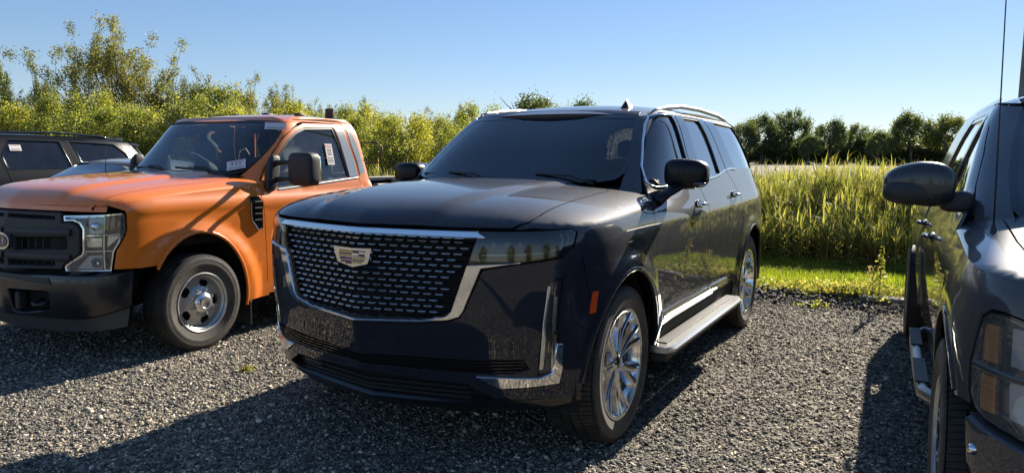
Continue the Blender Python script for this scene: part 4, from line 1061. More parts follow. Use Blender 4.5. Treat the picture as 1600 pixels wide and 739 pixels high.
        strip('window_moulding', [(-.86, 1.195), (-1.40, 1.235), (-1.80, 1.266), (-1.94, 1.275)], SD, M['satin'], d, mirror=mi, w=.014, h=.005, off=.001)
        sheet('pillar_panel', [(-1.725, 1.752), (-1.835, 1.755), (-1.875, 1.60), (-1.928, 1.42), (-1.93, 1.29), (-1.815, 1.285), (-1.765, 1.60)], SD, M['pillar'], d, mirror=mi, off=.004, rim=.01)
        quarter = [(-1.96, .32), (-1.955, 1.229), (-1.95, 1.417), (-1.895, 1.60), (-1.87, 1.775), (-1.85, 1.797), (-1.97, 1.80), (-2.01, 1.75), (-2.06, 1.60), (-2.12, 1.35), (-2.14, 1.20), (-2.15, .32)]
        sheet('cab_corner', quarter, SD, O, root, mirror=mi, gap=.002, step=.05)
        sheet('corner_glass', [(-1.895, 1.755), (-1.945, 1.752), (-2.0, 1.60), (-2.06, 1.33), (-1.975, 1.30), (-1.965, 1.42), (-1.915, 1.60)], SD, M['pillar'], root, mirror=mi, off=.003, rim=.008)
        # A pillar
        ap = [(.765, 1.27), (.79, 1.34), (.835, 1.40), (.965, 1.60), (1.045, 1.72), (1.09, 1.785), (uh(-1.32, 1.79), 1.793), (uh(-1.16, 1.732), 1.732), (uh(-1.03, 1.647), 1.647), (uh(-.90, 1.517), 1.517), (uh(-.80, 1.397), 1.397), (uh(-.73, 1.307), 1.307), (uh(-.655, 1.20), 1.20)]
        ap[0] = (.72, 1.22)
        sheet('windshield_pillar', ap, H, O, root, mirror=mi, step=.05, rim=.02)
        sheet('roof_side_rail', [(1.05, 1.787), (uh(-1.32, 1.79), 1.797), (uh(-2.0, 1.79), 1.800), (uh(-1.98, 1.83), 1.84), (uh(-1.35, 1.83), 1.84), (uh(-1.2, 1.82), 1.82)], H, O, root, mirror=mi, step=.05, rim=.01)
        strip('roof_drip_line', [(uh(-1.22, 1.815), 1.812), (uh(-1.5, 1.815), 1.812), (uh(-1.97, 1.812), 1.810)], H, M['dark'], root, w=.008, h=.003, off=.0, mirror=mi)
        strip('arch_lip', [(x, z) for x, z in arch_pts(0, S.wr, .452, .542, 34, 190, 22)], SD, O, root, mirror=mi, w=.022, h=.009, off=-.001)
        wheel_well(root, 0, S.wr, .54, .40, .87, sg); wheel_well(root, -S.wb, S.wr, .48, .40, .87, sg)
        steel_wheel(root, (0, sg * .83, S.wr), sg, .225, .372, .218, cap=True); steel_wheel(root, (-S.wb, sg * .83, S.wr), sg, .225, .372, .218, cap=True)
        MB().box((-.505, sg * .79, .30), (.018, .22, .42), bev=.004).build('mud_flap', M['plastic'], root)
        MB().box((-.500, sg * .905, .40), (.022, .012, .24), bev=.003).build('mud_flap_edge', M['satin'], root)
        # side vent with bright edge
        vt = [(-.515, 1.146), (-.618, 1.150), (-.648, 1.087), (-.648, .885), (-.592, .867), (-.522, .952)]
        v = sheet('fender_vent', vt, SD, M['gloss'], root, mirror=mi, off=.008, rim=.012, bevel=.003, step=.03)
        strip('vent_trim', [(-.520, 1.10), (-.526, .955), (-.592, .872), (-.642, .885)], SD, M['chrome'], v, mirror=mi, w=.010, h=.005, off=.010)
        for k in range(4): strip('vent_slat', [(-.555, 1.105 - k * .05), (-.63, 1.105 - k * .05)], SD, M['plastic'], v, mirror=mi, w=.012, h=.008, off=.010)
        # towing mirror
        mc = (-.86, sg * 1.185, 1.375) if sg > 0 else (-1.12, -1.00, 1.36)
        mo = MB().blob(mc, (.075, .130, .142) if sg > 0 else (.125, .06, .14), (.42, .38), nu=36, nv=22, warp=lambda q: (q.x + .01 * math.cos(q.z * 9), q.y, q.z * (1.0 if q.z < 0 else .98))).build('towing_mirror', M['plastic'], root, smooth=True)
        if sg > 0: MB().box((mc[0] + .075, mc[1], mc[2] + .045), (.004, .20, .004)).build('mirror_cap_seam', M['dark'], mo)
        if sg > 0: MB().blob((mc[0] - .06, mc[1], mc[2]), (.03, .11, .12), (.35, .35)).build('mirror_glass', M['chrome'], mo, smooth=True)
        for dz in (.055, -.085):
            MB().tube([(-.80, sg * .90, mc[2] + dz - .01), (-.83, sg * 1.0, mc[2] + dz), (-.85 if sg > 0 else -1.0, sg * (1.10 if sg > 0 else 1.0), mc[2] + dz)], [.026, .019, .019], 10).build('mirror_arm', M['plastic'], mo, smooth=True)
        MB().blob((-.79, sg * .885, 1.335), (.065, .035, .155), (.6, .6), warp=lambda q: (q.x - .20 * q.z, q.y, q.z)).build('mirror_base', M['plastic'], mo, smooth=True)
        hm = MB().tube([(-1.80, sg * .915, 1.02), (-1.76, sg * .945, 1.02), (-1.66, sg * .945, 1.02), (-1.62, sg * .915, 1.02)], .013, 8).build('door_handle', M['plastic'], d, smooth=True)
        # bed side
        bs = sheet('bed_side', [(-2.22, .45), (-2.22, 1.16), (-5.0, 1.16), (-5.0, .55), (-3.75, .5)] + arch_pts(-S.wb, S.wr, .46, .50, 8, 172, 16)[::-1] + [(-2.75, .45)], SD, O, root, mirror=mi, step=.10)
        MB().box((-3.6, sg * .85, 1.185), (2.75, .07, .045), bev=.01).build('bed_rail', M['plastic'], bs)
    ws = [(0, 1.325), (.35, 1.322), (.62, 1.320), (.72, 1.325), (.775, 1.345), (.825, 1.40), (.955, 1.60), (1.035, 1.72), (1.06, 1.765), (.98, 1.785), (.6, 1.797), (0, 1.800)]
    w = sheet('windshield', mir(ws), H, M['clear'], root, rim=0, step=.05)
    sheet('windshield_border', mir(ws), H, M['plastic'], w, off=.002, rim=.01, holes=[inset(mir(ws), .022)])
    sheet('roof', roof_outline(S, -.985, -2.02, .715), RF, O, root, step=.07, rim=.03)
    sheet('roof_front_edge', mir([(0, 1.803), (.6, 1.80), (1.0, 1.787), (1.075, 1.80), (.8, 1.83), (0, 1.835)]), H, O, root, rim=.01)
    e = math.pi + S.gx0 - S.gxr
    hole = [(e - .78, 1.31), (e - .76, 1.725), (e + .76, 1.725), (e + .78, 1.31)]
    def HB(u, z):       # rear of the cab across the middle
        x, y, z = H(u, z) if u <= e else H(2 * e - u, z)
        return (x, -y if u > e else y, z)
    rear = [(uh(-2.05, 1.3), .98), (uh(-2.05, 1.3), 1.30), (uh(-2.0, 1.7), 1.76), (uh(-1.98, 1.8), 1.83)]
    rear[0] = (rear[1][0], 1.20)
    o_ = rear + [(2 * e - u, z) for u, z in reversed(rear)]
    rw = sheet('cab_back', o_, HB, O, root, holes=[hole], step=.08, ref=Vector((-1.2, 0, 1.4)))
    sheet('rear_window', hole, HB, M['clear'], rw, rim=0, off=-.005, step=.1, ref=Vector((-1.2, 0, 1.4)))
    MB().box((-2.12, 0, .75), (.03, 1.7, .95)).build('cab_back_lower', O, root)
    sheet('cab_lining', o_, HB, M['interior'], root, holes=[hole], step=.08, off=-.02, rim=0, ref=Vector((-1.2, 0, 1.4)))
    MB().box((-2.08, 0, .80), (.02, 1.66, .90)).build('cab_back_lining', M['interior'], root)
    sheet('headliner', roof_outline(S, -1.05, -2.0, .69), RF, M['interior'], root, step=.1, rim=0, off=-.03)
    # cowl
    V = []; ys = [-.74, -.62, -.35, 0, .35, .62, .74]
    for y in ys: V += [(-.42 - .10 * (abs(y) / .74) ** 3, y, 1.310), (-.56 - .20 * (abs(y) / .74) ** 3, y, 1.315)]
    MB().add(V, [(2 * i, 2 * i + 2, 2 * i + 3, 2 * i + 1) for i in range(len(ys) - 1)]).build('cowl', M['plastic'], root)
    for y0, y1 in ((.60, -.02), (-.02, -.62)):
        q = [(-.535 - .10 * abs(y0 + (y1 - y0) * t / 8) ** 2 - .02 * t / 8, y0 + (y1 - y0) * t / 8, 1.343 + .004 * t) for t in range(9)]
        w_ = MB().tube(q, .010, 6).build('wiper', M['plastic'], root, smooth=True)
        MB().tube([(-.47, y0 * .9, 1.335), (q[3][0] + .01, q[3][1], q[3][2] + .03), (q[5][0], q[5][1], q[5][2] + .02)], .009, 6).build('wiper_arm', M['plastic'], w_, smooth=True)
    # roof marker lamps and the roof bracket
    for y in (-.42, 0, .42): MB().blob((-1.62, y, RF(-1.62, y)[2] + .006), (.06, .035, .02), (.8, .8)).build('roof_marker', M['plastic'], root, smooth=True)
    MB().box((-2.0, .46, 1.895), (.02, .10, .13), bev=.004).box((-2.0, .46, 1.85), (.06, .14, .02)).build('roof_bracket', M['plastic'], root)
    MB().tube([(-2.30, .62, 1.20), (-2.30, .62, 1.40), (-2.30, .62, 1.62), (-2.32, .80, 1.63), (-2.33, .86, 1.58), (-2.33, .84, 1.42), (-2.30, .64, 1.41)], .009, 6).build('other_vehicle_mirror', M['plastic'], root, smooth=True)  # stands in for the mirror of another vehicle behind, hung on this truck
    ms = MB().tube([(-.40, -.77, 1.25), (-.40, -.77, 1.275)], .014, 8); ms.tube([(-.40, -.77, 1.27), (-.42, -.775, 1.55)], [.004, .002], 6); ms.build('aerial', M['plastic'], root)
    inner_shell(root, S, .40, 1.05, [.0, .15, .3, .45, .6, .75, .9, 1.05] + [HP + .1 * i for i in range(0, 24)], d=.08)
    MB().box((-2.0, 0, .45), (5.4, 1.0, .15)).box((-3.6, 0, .80), (2.7, 1.6, .05)).build('underbody', M['dark'], root)
    MB().box((.15, 0, .72), (.8, .8, .6)).build('engine_bay', M['dark'], root)
    MB().box((-1.3, 0, .62), (1.5, 1.6, .08)).build('cabin_floor', M['interior'], root)
    MB().blob((-.80, 0, 1.19), (.26, .76, .10), (.35, .5)).build('dashboard', M['interior'], root, smooth=True)
    for y in (.42, -.42): seat(root, -1.60, y, .84, .46, .44)
    steering(root, -1.12, .40, 1.16)
    MB().box((-1.06, 0, 1.70), (.02, .20, .065), bev=.008).tube([(-1.0, 0, 1.76), (-1.06, 0, 1.70)], .008, 6).build('rear_view_mirror', M['gloss'], root)
    # papers on the glass
    sticker(root, H, .90, 1.742, .18, .085, 0, off=.005, big=False, name='windshield_sticker')
    sticker(root, H, .70, 1.385, .155, .105, .25, off=.03, name='key_tag', lines=3)
    sticker(root, SD, -1.58, 1.50, .095, .20, math.pi * 0 + .0, off=.004, name='window_sticker')
    a, n = frame(H, .70, 1.42)
    MB().tube([a + n * .035, a + n * .05 + Vector((0, .03, .07)), a + n * .03 + Vector((0, .09, .10)), a + n * .03 + Vector((0, .13, .05))], .0025, 5).build('tag_string', M['paper'], root, smooth=True)
    return root
M['pillar'] = mat('tan_reflection_pillar', (.55, .50, .42), .22, .9, fn=dusty(.1))  # tan of the mirrored field is put into this base colour
truck = build_truck()

# ---------------------------------------------------------------- dark grey pickup at the right edge
def build_right():
    S = PICKUP
    root = empty('pickup_truck', (2.61198, 2.40260, 0), -2.04105)
    tag(root, 'dark grey pickup truck cut off at the right edge, close to the camera', 'pickup truck')
    B, SD, D, H, RF = S.belt, S.side, S.deck, S.house, S.roof
    ub = lambda x, z: S.u_at_x(x, z); uh = lambda x, z: S.u_at_x(x, z, H); G = M['grey']
    def gx(y, g):
        lo, hi = S.x0, 1.2
        for _ in range(30):
            m = (lo + hi) / 2
            if S.gauge(m, y) < g: lo = m
            else: hi = m
        return lo
    def ay(x, g):
        lo, hi = 0, 1.1
        for _ in range(30):
            m = (lo + hi) / 2
            if S.gauge(x, m) < g: lo = m
            else: hi = m
        return lo
    HL = [(.60, 1.015), (.80, .998), (.873, 1.010), (.925, 1.008), (.955, .985), (.985, .90), (1.0, .83), (.990, .73), (.972, .686), (.926, .663), (.80, .646), (.60, .640)]
    hood = [(gx(y, .998), y) for y in (0, .2, .4, .55, .66, .72)] + [(.60, .795), (.45, .805), (.1, .81), (-.22, .80), (-.50, .79), (-.64, .775), (-.60, .6), (-.52, .4), (-.47, .2), (-.45, 0)]
    sheet('hood', hood + [(x, -y) for x, y in reversed(hood[1:-1])], D, G, root, step=.05, rim=.02, gap=.002)
    wing = [(-.80, .775), (-.80, .90)] + [(x, ay(x, .9995)) for x in [-.62 + .05 * i for i in range(25)]] + [(gx(y, .9995), y) for y in (.80, .74)] + [(.60, .80), (.45, .810), (.1, .815), (-.22, .805), (-.50, .795), (-.66, .775)]
    ftop = topline(S, -.52, .555)
    ff = [(B(u, z)[0] - .003, z) for u, z in ((.905, 1.055), (.935, 1.012), (.965, .985), (.995, .90), (1.01, .83), (1.0, .73), (.985, .69))]
    arc = arch_pts(0, S.wr, .475, .50, 34, 186, 24)
    fender = ftop + ff + [(.46, .69)] + arc + [(-.50, .34), (-.53, .34), (-.52, .60), (-.50, .90), (-.50, 1.08)]
    bl = [(-1.62, 1.80), (-1.60, 1.60), (-1.63, 1.30), (-1.66, 1.17), (-1.68, .8), (-1.70, .40)]
    d1 = [(-.535, .40), (-.525, .60), (-.505, .90), (-.505, 1.08), (-.54, 1.17), (-.62, 1.24), (-.82, 1.37), (-1.02, 1.52), (-1.22, 1.65), (-1.42, 1.755), (-1.50, 1.79)] + bl
    d2 = [(x - .004, z) for x, z in reversed(bl)] + [(-2.55, 1.80), (-2.68, 1.40), (-2.72, 1.17), (-2.76, .80), (-2.74, .40)]
    W1 = [(-.86, 1.265), (-.90, 1.345), (-1.06, 1.475), (-1.24, 1.60), (-1.40, 1.69), (-1.53, 1.735), (-1.555, 1.60), (-1.585, 1.30), (-1.58, 1.27)]
    W2 = [(-1.68, 1.275), (-1.69, 1.60), (-1.68, 1.742), (-2.42, 1.742), (-2.56, 1.45), (-2.62, 1.285)]
    for sg in (-1, 1):
        mi = sg < 0
        hb = sheet('headlight', HL, B, M['lampgrey'], root, off=-.06, rim=0, mirror=mi)
        sheet('headlight_edge', HL, B, M['gloss'], hb, off=.0, rim=.06, holes=[inset(HL, .010)], mirror=mi)
        sheet('headlight_lens', inset(HL, .006), B, M['hazelens'], hb, off=.006, rim=0, mirror=mi)
        for z0, z1 in ((.845, .965), (.69, .80)):
            for k in range(5):
                u0 = .897; sheet('amber_reflector', [(u0, z0 + k * (z1 - z0) / 5), (u0 + .062, z0 + k * (z1 - z0) / 5), (u0 + .062, z0 + (k + .95) * (z1 - z0) / 5), (u0, z0 + (k + .95) * (z1 - z0) / 5)], B, M['amberdeep'], hb, off=-.008, rim=.015, mirror=mi, step=.03)
            bw = sheet('bowl_reflector', [(.66, z0), (.87, z0), (.87, z1), (.66, z1 + .01)], B, M['bowl'], hb, off=-.035, rim=.02, mirror=mi, step=.03)
            for k in range(7):
                strip('reflector_flute', [(.665 + k * .03, z0 + .005), (.665 + k * .03, z1 - .005)], B, M['lampwhite'], bw, w=.008, h=.004, off=-.04, mirror=mi)
            p, n = frame(B, .76, (z0 + z1) / 2); p.y *= sg; n.y *= sg
            MB().blob(p - n * .03, (.022, .028, .028), (1, 1)).build('lamp_bulb', M['chrome'], bw, smooth=True)
        strip('lamp_divider', [(.64, .822), (.88, .818), (.99, .822)], B, M['lampgrey'], hb, w=.028, h=.014, off=-.006, mirror=mi)
        sheet('fender_top', wing, D, G, root, mirror=mi, rim=.02, step=.045)
        sheet('fender', fender, SD, G, root, mirror=mi, gap=.002, step=.045)
        a = sheet('front_door', d1, SD, G, root, mirror=mi, gap=.0025, step=.05, holes=[inset(W1, -.01)])
        b = sheet('rear_door', d2, SD, G, root, mirror=mi, gap=.0025, step=.06, holes=[inset(W2, -.01)])
        for nm, w, par in (('front_door_window', W1, a), ('rear_door_window', W2, b)):
            sheet(nm, inset(w, -.025), SD, M['midtint'], par, mirror=mi, off=-.013, rim=0)
            sheet('inner_trim', inset(w, -.05), SD, M['interior'], par, mirror=mi, off=-.032, rim=0, holes=[inset(w, .004)])
            sheet('window_surround', inset(w, -.012), SD, M['gloss'], par, mirror=mi, off=-.003, rim=.01, holes=[inset(w, .016)])
        strip('window_sill_seal', [(-.84, 1.252), (-1.60, 1.258)], SD, M['gloss'], a, mirror=mi, w=.02, h=.006)
        bed = [(-2.78, .40), (-2.78, 1.17), (-5.0, 1.18), (-5.0, .55)] + arch_pts(-S.wb, S.wr, .475, .49, -4, 184, 20)[::-1] + [(-3.0, .40)]
        sheet('cab_corner', [(-2.56, 1.80), (-2.685, 1.40), (-2.725, 1.19), (-3.45, 1.19), (-3.46, 1.45), (-3.38, 1.76), (-3.36, 1.80)], SD, G, root, mirror=mi, step=.08)
        sheet('bed_side', bed, SD, G, root, mirror=mi, step=.06, off=.006)
        strip('arch_flare', arch_pts(0, S.wr, .484, .509, 36, 186, 20), SD, G, root, mirror=mi, w=.02, h=.008, off=.0)
        sheet('rocker_panel', [(-.50, .28), (-.51, .40), (-3.10, .40), (-3.10, .30)], SD, M['plastic'], root, mirror=mi, off=-.015, rim=.03)
        wheel_well(root, 0, S.wr, .52, .45, .955, sg); wheel_well(root, -S.wb, S.wr, .52, .45, .955, sg)
        steel_wheel(root, (0, sg * .885, S.wr), sg, .265, .395, .225, cap=False); steel_wheel(root, (-S.wb, sg * .925, S.wr), sg, .265, .395, .225, cap=False)
        MB().box((-.52, sg * .86, .34), (.02, .27, .34), bev=.004).build('mud_flap', M['plastic'], root)
        # tubular step
        st = MB().tube([(-.62, sg * .88, .36), (-.66, sg * .98, .35), (-.78, sg * 1.030, .345), (-1.2, sg * 1.035, .345), (-1.9, sg * 1.035, .345), (-2.15, sg * 1.03, .345), (-2.27, sg * .97, .35), (-2.30, sg * .86, .36)], .034, 14).build('side_step', M['stepmetal'], root, smooth=True)
        for x in (-1.10, -1.95): MB().box((x, sg * 1.035, .380), (.50, .065, .010), bev=.003).build('step_pad', M['plastic'], st)
        # mirror
        mc = (-.66, sg * 1.115, 1.375)
        mo = MB().blob(mc, (.080, .150, .092), (.75, .72), nu=36, nv=20, warp=lambda q: (q.x - .03 * (q.y * sg / .15), q.y, q.z * (1.06 - .16 * (q.y * sg / .15)) + .012 * (q.z > 0) * (1 - abs(q.y) / .15))).build('door_mirror', M['mirrorcap'], root, smooth=True)
        MB().blob((mc[0] + .004, mc[1], mc[2] - .034), (.082, .152, .062), (.75, .72), nu=30, nv=14).build('mirror_lower_shell', M['plastic'], mo, smooth=True)
        MB().blob((-.70, sg * .955, 1.30), (.055, .07, .05), (.6, .6)).build('mirror_foot', M['plastic'], mo, smooth=True)
        MB().blob((mc[0] - .06, mc[1], mc[2]), (.03, .125, .072), (.5, .6)).build('mirror_glass', M['chrome'], mo, smooth=True)
        for x, par in ((-1.55, a), (-2.60, b)):
            p, _ = frame(SD, x, 1.05); y = p.y * sg
            MB().blob((x, y, 1.045), (.07, .012, .035), (.7, .7)).build('handle_recess', G, par, smooth=True)
            MB().tube([(x + .085, y + sg * .010, 1.055), (x + .06, y + sg * .040, 1.06), (x - .06, y + sg * .040, 1.06), (x - .085, y + sg * .010, 1.055)], [.014, .017, .017, .014], 10, flat=.7).build('door_handle', M['gloss'], par, smooth=True)
        sheet('windshield_pillar', [(.50, 1.125), (.60, 1.19), (.695, 1.25), (.710, 1.30), (.728, 1.40), (.742, 1.60), (.748, 1.768), (uh(-1.50, 1.795), 1.80), (uh(-1.42, 1.76), 1.76), (uh(-1.22, 1.655), 1.655), (uh(-1.02, 1.525), 1.525), (uh(-.82, 1.375), 1.375), (uh(-.62, 1.245), 1.245), (uh(-.54, 1.175), 1.17)], H, G, root, mirror=mi, step=.05, rim=.02)
        sheet('roof_side_rail', [(.75, 1.785), (uh(-1.50, 1.79), 1.803), (uh(-3.36, 1.79), 1.803), (uh(-3.34, 1.85), 1.86), (uh(-1.9, 1.85), 1.86), (uh(-1.65, 1.83), 1.835)], H, G, root, mirror=mi, step=.06, rim=.01)
    # bumper, grille
    for mi in (False, True): sheet('header_panel', [(.0, 1.055), (.59, 1.022), (.80, 1.004), (.873, 1.016), (.928, 1.014), (.960, .992), (.998, 1.0), (ub(.55, 1.105), 1.112), (.80, 1.112), (.40, 1.112), (.0, 1.112)], B, G, root, mirror=mi, rim=.02, step=.04)
    sheet('front_bumper', mir([(0, .63), (.55, .635), (.8, .628), (.93, .645), (1.02, .67), (ub(.50, .66), .655), (ub(.49, .50), .50), (ub(.50, .42), .40), (.8, .36), (0, .34)]), B, M['grey'], root, off=.012, rim=.05, bevel=.015)
    sheet('grille', mir([(0, .66), (.58, .66), (.585, 1.02), (0, 1.05)]), B, M['dark'], root, off=-.03, rim=.02)
    strip('grille_bar', [(-.58, .86), (.58, .86)], B, M['chrome'], root, w=.09, h=.02, off=.0)
    MB().blob((frame(B, -.98, .55)[0]) + Vector((0.02, 0, 0)), (.02, .02, .02), (1, 1)).build('parking_sensor', M['chrome'], root, smooth=True)
    V = []
    for y in (-.80, -.66, -.35, 0, .35, .66, .80): V += [(-.42 - .14 * (abs(y) / .8) ** 3, y, 1.238 - .10 * (abs(y) / .8) ** 4), (-.52 - .22 * (abs(y) / .8) ** 3, y, 1.262)]
    MB().add(V, [(2 * i, 2 * i + 2, 2 * i + 3, 2 * i + 1) for i in range(6)]).build('cowl', M['plastic'], root)
    ws = [(0, 1.20), (.55, 1.20), (.66, 1.23), (.705, 1.28), (.729, 1.40), (.743, 1.60), (.748, 1.75), (.72, 1.775), (.5, 1.79), (0, 1.80)]
    w = sheet('windshield', mir(ws), H, M['midtint'], root, rim=0, step=.06)
    sheet('windshield_border', mir(ws), H, M['gloss'], w, off=.002, rim=.01, holes=[inset(mir(ws), .03)])
    sheet('roof', roof_outline(S, -1.32, -3.36, .68), RF, G, root, step=.1, rim=.03)
    sheet('roof_front_edge', mir([(0, 1.797), (.5, 1.792), (.73, 1.775), (.80, 1.81), (.7, 1.84), (0, 1.855)]), H, G, root, rim=.01, step=.06)
    MB().box((-3.45, 0, 1.45), (.03, 1.5, .55)).build('cab_back', G, root)
    ms = MB().tube([(-.17, -.855, 1.155), (-.175, -.856, 1.20), (-.18, -.857, 1.235)], [.022, .014, .008], 10); ms.tube([(-.18, -.857, 1.23), (-.215, -.862, 1.7), (-.26, -.868, 2.25)], [.0035, .0028, .0022], 6); ms.build('aerial', M['plastic'], root, smooth=True)
    inner_shell(root, S, .40, 1.05, [.0, .15, .3, .45, .6, .75, .9, 1.05] + [HP + .1 * i for i in range(0, 45)], d=.08)
    MB().box((-2.2, 0, .50), (5.4, 1.2, .20)).box((-3.9, 0, .80), (2.2, 1.6, .05)).build('underbody', M['dark'], root)
    MB().box((0.1, 0, .72), (1.0, .9, .6)).build('engine_bay', M['dark'], root)
    MB().blob((-.95, 0, 1.13), (.28, .84, .10), (.35, .5)).build('dashboard', M['interior'], root, smooth=True)
    MB().box((-2.1, 0, .70), (2.4, 1.7, .08)).build('cabin_floor', M['interior'], root)
    for x in (-1.75, -2.75):
        for y in (.42, -.42): seat(root, x, y, .90, .52, .52)
    return root
M['midtint'] = glass('half_tinted_glass', (.30, .36, .36), dirt=.03)
M['stepmetal'] = mat('dull_step_tube', (.38, .38, .38), .38, .9, fn=dusty(.12))
M['mirrorcap'] = mat('dark_mirror_cap', (.018, .018, .022), .30, .1, .6, fn=dusty(.06))
M['amberdeep'] = mat('amber_lamp_plastic', (.95, .36, .05), .35, 0, .5)
pickup = build_right()

# ---------------------------------------------------------------- the two vehicles further left
def build_simple(name, S, paint, loc, label, cat, sedan=False):
    root = empty(name, loc, HEAD); tag(root, label, cat)
    B, SD, D, H, RF = S.belt, S.side, S.deck, S.house, S.roof
    ub = lambda x, z: S.u_at_x(x, z); uh = lambda x, z: S.u_at_x(x, z, H)
    if sedan:
        d1 = [(-.45, .30), (-.40, .60), (-.38, .86), (-.55, .95), (-.85, 1.08), (-1.15, 1.22), (-1.38, 1.33), (-1.45, 1.35), (-1.50, 1.0), (-1.52, .30)]
        d2 = [(-1.525, .30), (-1.505, 1.0), (-1.455, 1.352), (-2.05, 1.345), (-2.45, 1.15), (-2.50, .95), (-2.40, .65), (-2.30, .55), (-2.25, .30)]
        W = [[(-.75, .955), (-.95, 1.07), (-1.2, 1.20), (-1.38, 1.285), (-1.42, 1.0), (-1.42, .965)], [(-1.56, .97), (-1.52, 1.29), (-2.02, 1.29), (-2.30, 1.14), (-2.40, .98)], None]
        q = [(-2.25, .30), (-2.30, .55), (-2.40, .65), (-2.50, .95), (-2.45, 1.15), (-2.10, 1.345), (-2.6, 1.2), (-3.0, 1.0), (-3.3, .93), (-3.3, .4)] + arch_pts(-S.wb, S.wr, .37, .38, -4, 184, 14)
        ft = [(-.45, .875), (-.2, .852), (.1, .82), (.4, .780), (.6, .752)]; zl, zt = .30, .90
        wsp = [(0, .98), (.55, .96), (.68, 1.02), (.78, 1.20), (.84, 1.32), (.5, 1.36), (0, 1.375)]; rf = (-1.42, -2.55, .56); cr = (1.345, 1.40)
        ap = [(.60, .92), (.70, 1.03), (.79, 1.20), (.86, 1.335), (uh(-1.45, 1.35), 1.358), (uh(-1.15, 1.222), 1.225), (uh(-.85, 1.082), 1.085), (uh(-.55, .955), .955)]
    else:
        d1 = [(-.52, .45), (-.47, .86), (-.41, 1.10), (-.50, 1.235), (-.745, 1.42), (-1.0, 1.60), (-1.30, 1.765), (-1.575, 1.775), (-1.46, 1.53), (-1.55, 1.25), (-1.69, .45)]
        d2 = [(-1.694, .45), (-1.554, 1.25), (-1.464, 1.53), (-1.58, 1.775), (-2.52, 1.765), (-2.62, 1.40), (-2.70, 1.17), (-2.68, .95), (-2.55, .75), (-2.50, .45)]
        W = [[(-.80, 1.285), (-.78, 1.41), (-1.0, 1.58), (-1.32, 1.735), (-1.50, 1.74), (-1.42, 1.53), (-1.43, 1.29)], [(-1.58, 1.29), (-1.53, 1.50), (-1.68, 1.74), (-2.44, 1.73), (-2.52, 1.42), (-2.55, 1.30)], [(-2.74, 1.33), (-2.66, 1.60), (-2.62, 1.73), (-3.36, 1.70), (-3.55, 1.55), (-3.66, 1.35)]]
        q = [(-2.50, .45), (-2.55, .75), (-2.68, .95), (-2.70, 1.17), (-2.62, 1.40), (-2.52, 1.765), (-3.72, 1.74), (-3.9, 1.55), (-4.0, 1.2), (-4.0, .45)] + arch_pts(-S.wb, S.wr, .46, .47, -4, 184, 14)
        ft = [(-.50, 1.222), (-.2, 1.193), (.1, 1.180), (.3, 1.171), (.5, 1.165)]; zl, zt = .45, 1.16
        wsp = [(0, 1.335), (.62, 1.345), (.745, 1.40), (.772, 1.62), (.772, 1.74), (.4, 1.775), (0, 1.78)]; rf = (-1.06, -4.0, .67); cr = (1.775, 1.82)
        ap = [(.745, 1.28), (.778, 1.45), (.786, 1.745), (uh(-1.30, 1.77), 1.772), (uh(-1.0, 1.607), 1.607), (uh(-.745, 1.427), 1.427), (uh(-.50, 1.25), 1.25)]
    r = S.ar
    for sg in (1, -1):
        mi = sg < 0
        a = sheet('front_door', d1, SD, paint, root, mirror=mi, gap=.003, step=.09, holes=[W[0]])
        b = sheet('rear_door', d2, SD, paint, root, mirror=mi, gap=.003, step=.09, holes=[W[1]])
        c = sheet('quarter_panel', q, SD, paint, root, mirror=mi, gap=.003, step=.09, holes=[W[2]] if W[2] else [])
        for w, par, nm in zip(W, (a, b, c), ('front_door_window', 'rear_door_window', 'quarter_window')):
            if w:
                sheet(nm, inset(w, -.025), SD, M['tint'], par, mirror=mi, rim=0, off=-.013, step=.09)
                strip('window_moulding', w, SD, M['gloss'] if not sedan else M['chrome'], par, mirror=mi, closed=True, w=.012, h=.004)
        sheet('fender', ft + [(S.belt(.95, zt)[0] * .98, zt - .05), (.46 if not sedan else .40, zl + .15)] + arch_pts(0, S.wr, r, r + .02, 25, 186, 16) + [(d1[0][0] + .003, zl), (d1[1][0] + .003, d1[1][1]), (d1[2][0] + .003, d1[2][1])], SD, paint, root, mirror=mi, step=.09)
        sheet('windshield_pillar', ap, H, paint, root, mirror=mi, step=.08)
        sheet('roof_side_rail', [(ap[3][0] if sedan else ap[2][0], cr[0] - .01), (uh(rf[1] + .35, cr[0]), cr[0]), (uh(rf[1] + .35, cr[1]), cr[1]), (uh(rf[0] - .3, cr[1]), cr[1])], H, paint, root, mirror=mi, step=.1)
        hl = sheet('headlight', [(.60, zt - .12), (.90, zt - .12), (.93, zt - .03), (.60, zt - .02)], B, M['lampgrey'], root, off=.004, mirror=mi)
        sheet('headlight_lens', [(.61, zt - .11), (.89, zt - .11), (.92, zt - .035), (.61, zt - .03)], B, M['lens'], hl, off=.012, rim=0, mirror=mi)
        wheel_well(root, 0, S.wr, r + .04, .45, .84 if sedan else .94, sg); wheel_well(root, -S.wb, S.wr, r + .04, .45, .84 if sedan else .94, sg)
        R0 = .325 if sedan else .405
        steel_wheel(root, (0, sg * (.79 if sedan else .86), S.wr), sg, .21 if sedan else .26, R0, R0 * .66, False); steel_wheel(root, (-S.wb, sg * (.79 if sedan else .86), S.wr), sg, .21 if sedan else .26, R0, R0 * .66, False)
        mc = (-.62, sg * .95, 1.02) if sedan else (-.86, sg * 1.08, 1.40)
        MB().blob(mc, (.06, .10 if sedan else .13, .065 if sedan else .09), (.6, .65)).tube([(mc[0] + .05, mc[1] - sg * .16, mc[2] - .08), (mc[0], mc[1] - sg * .05, mc[2] - .03)], .03, 8).build('door_mirror', paint, root, smooth=True)
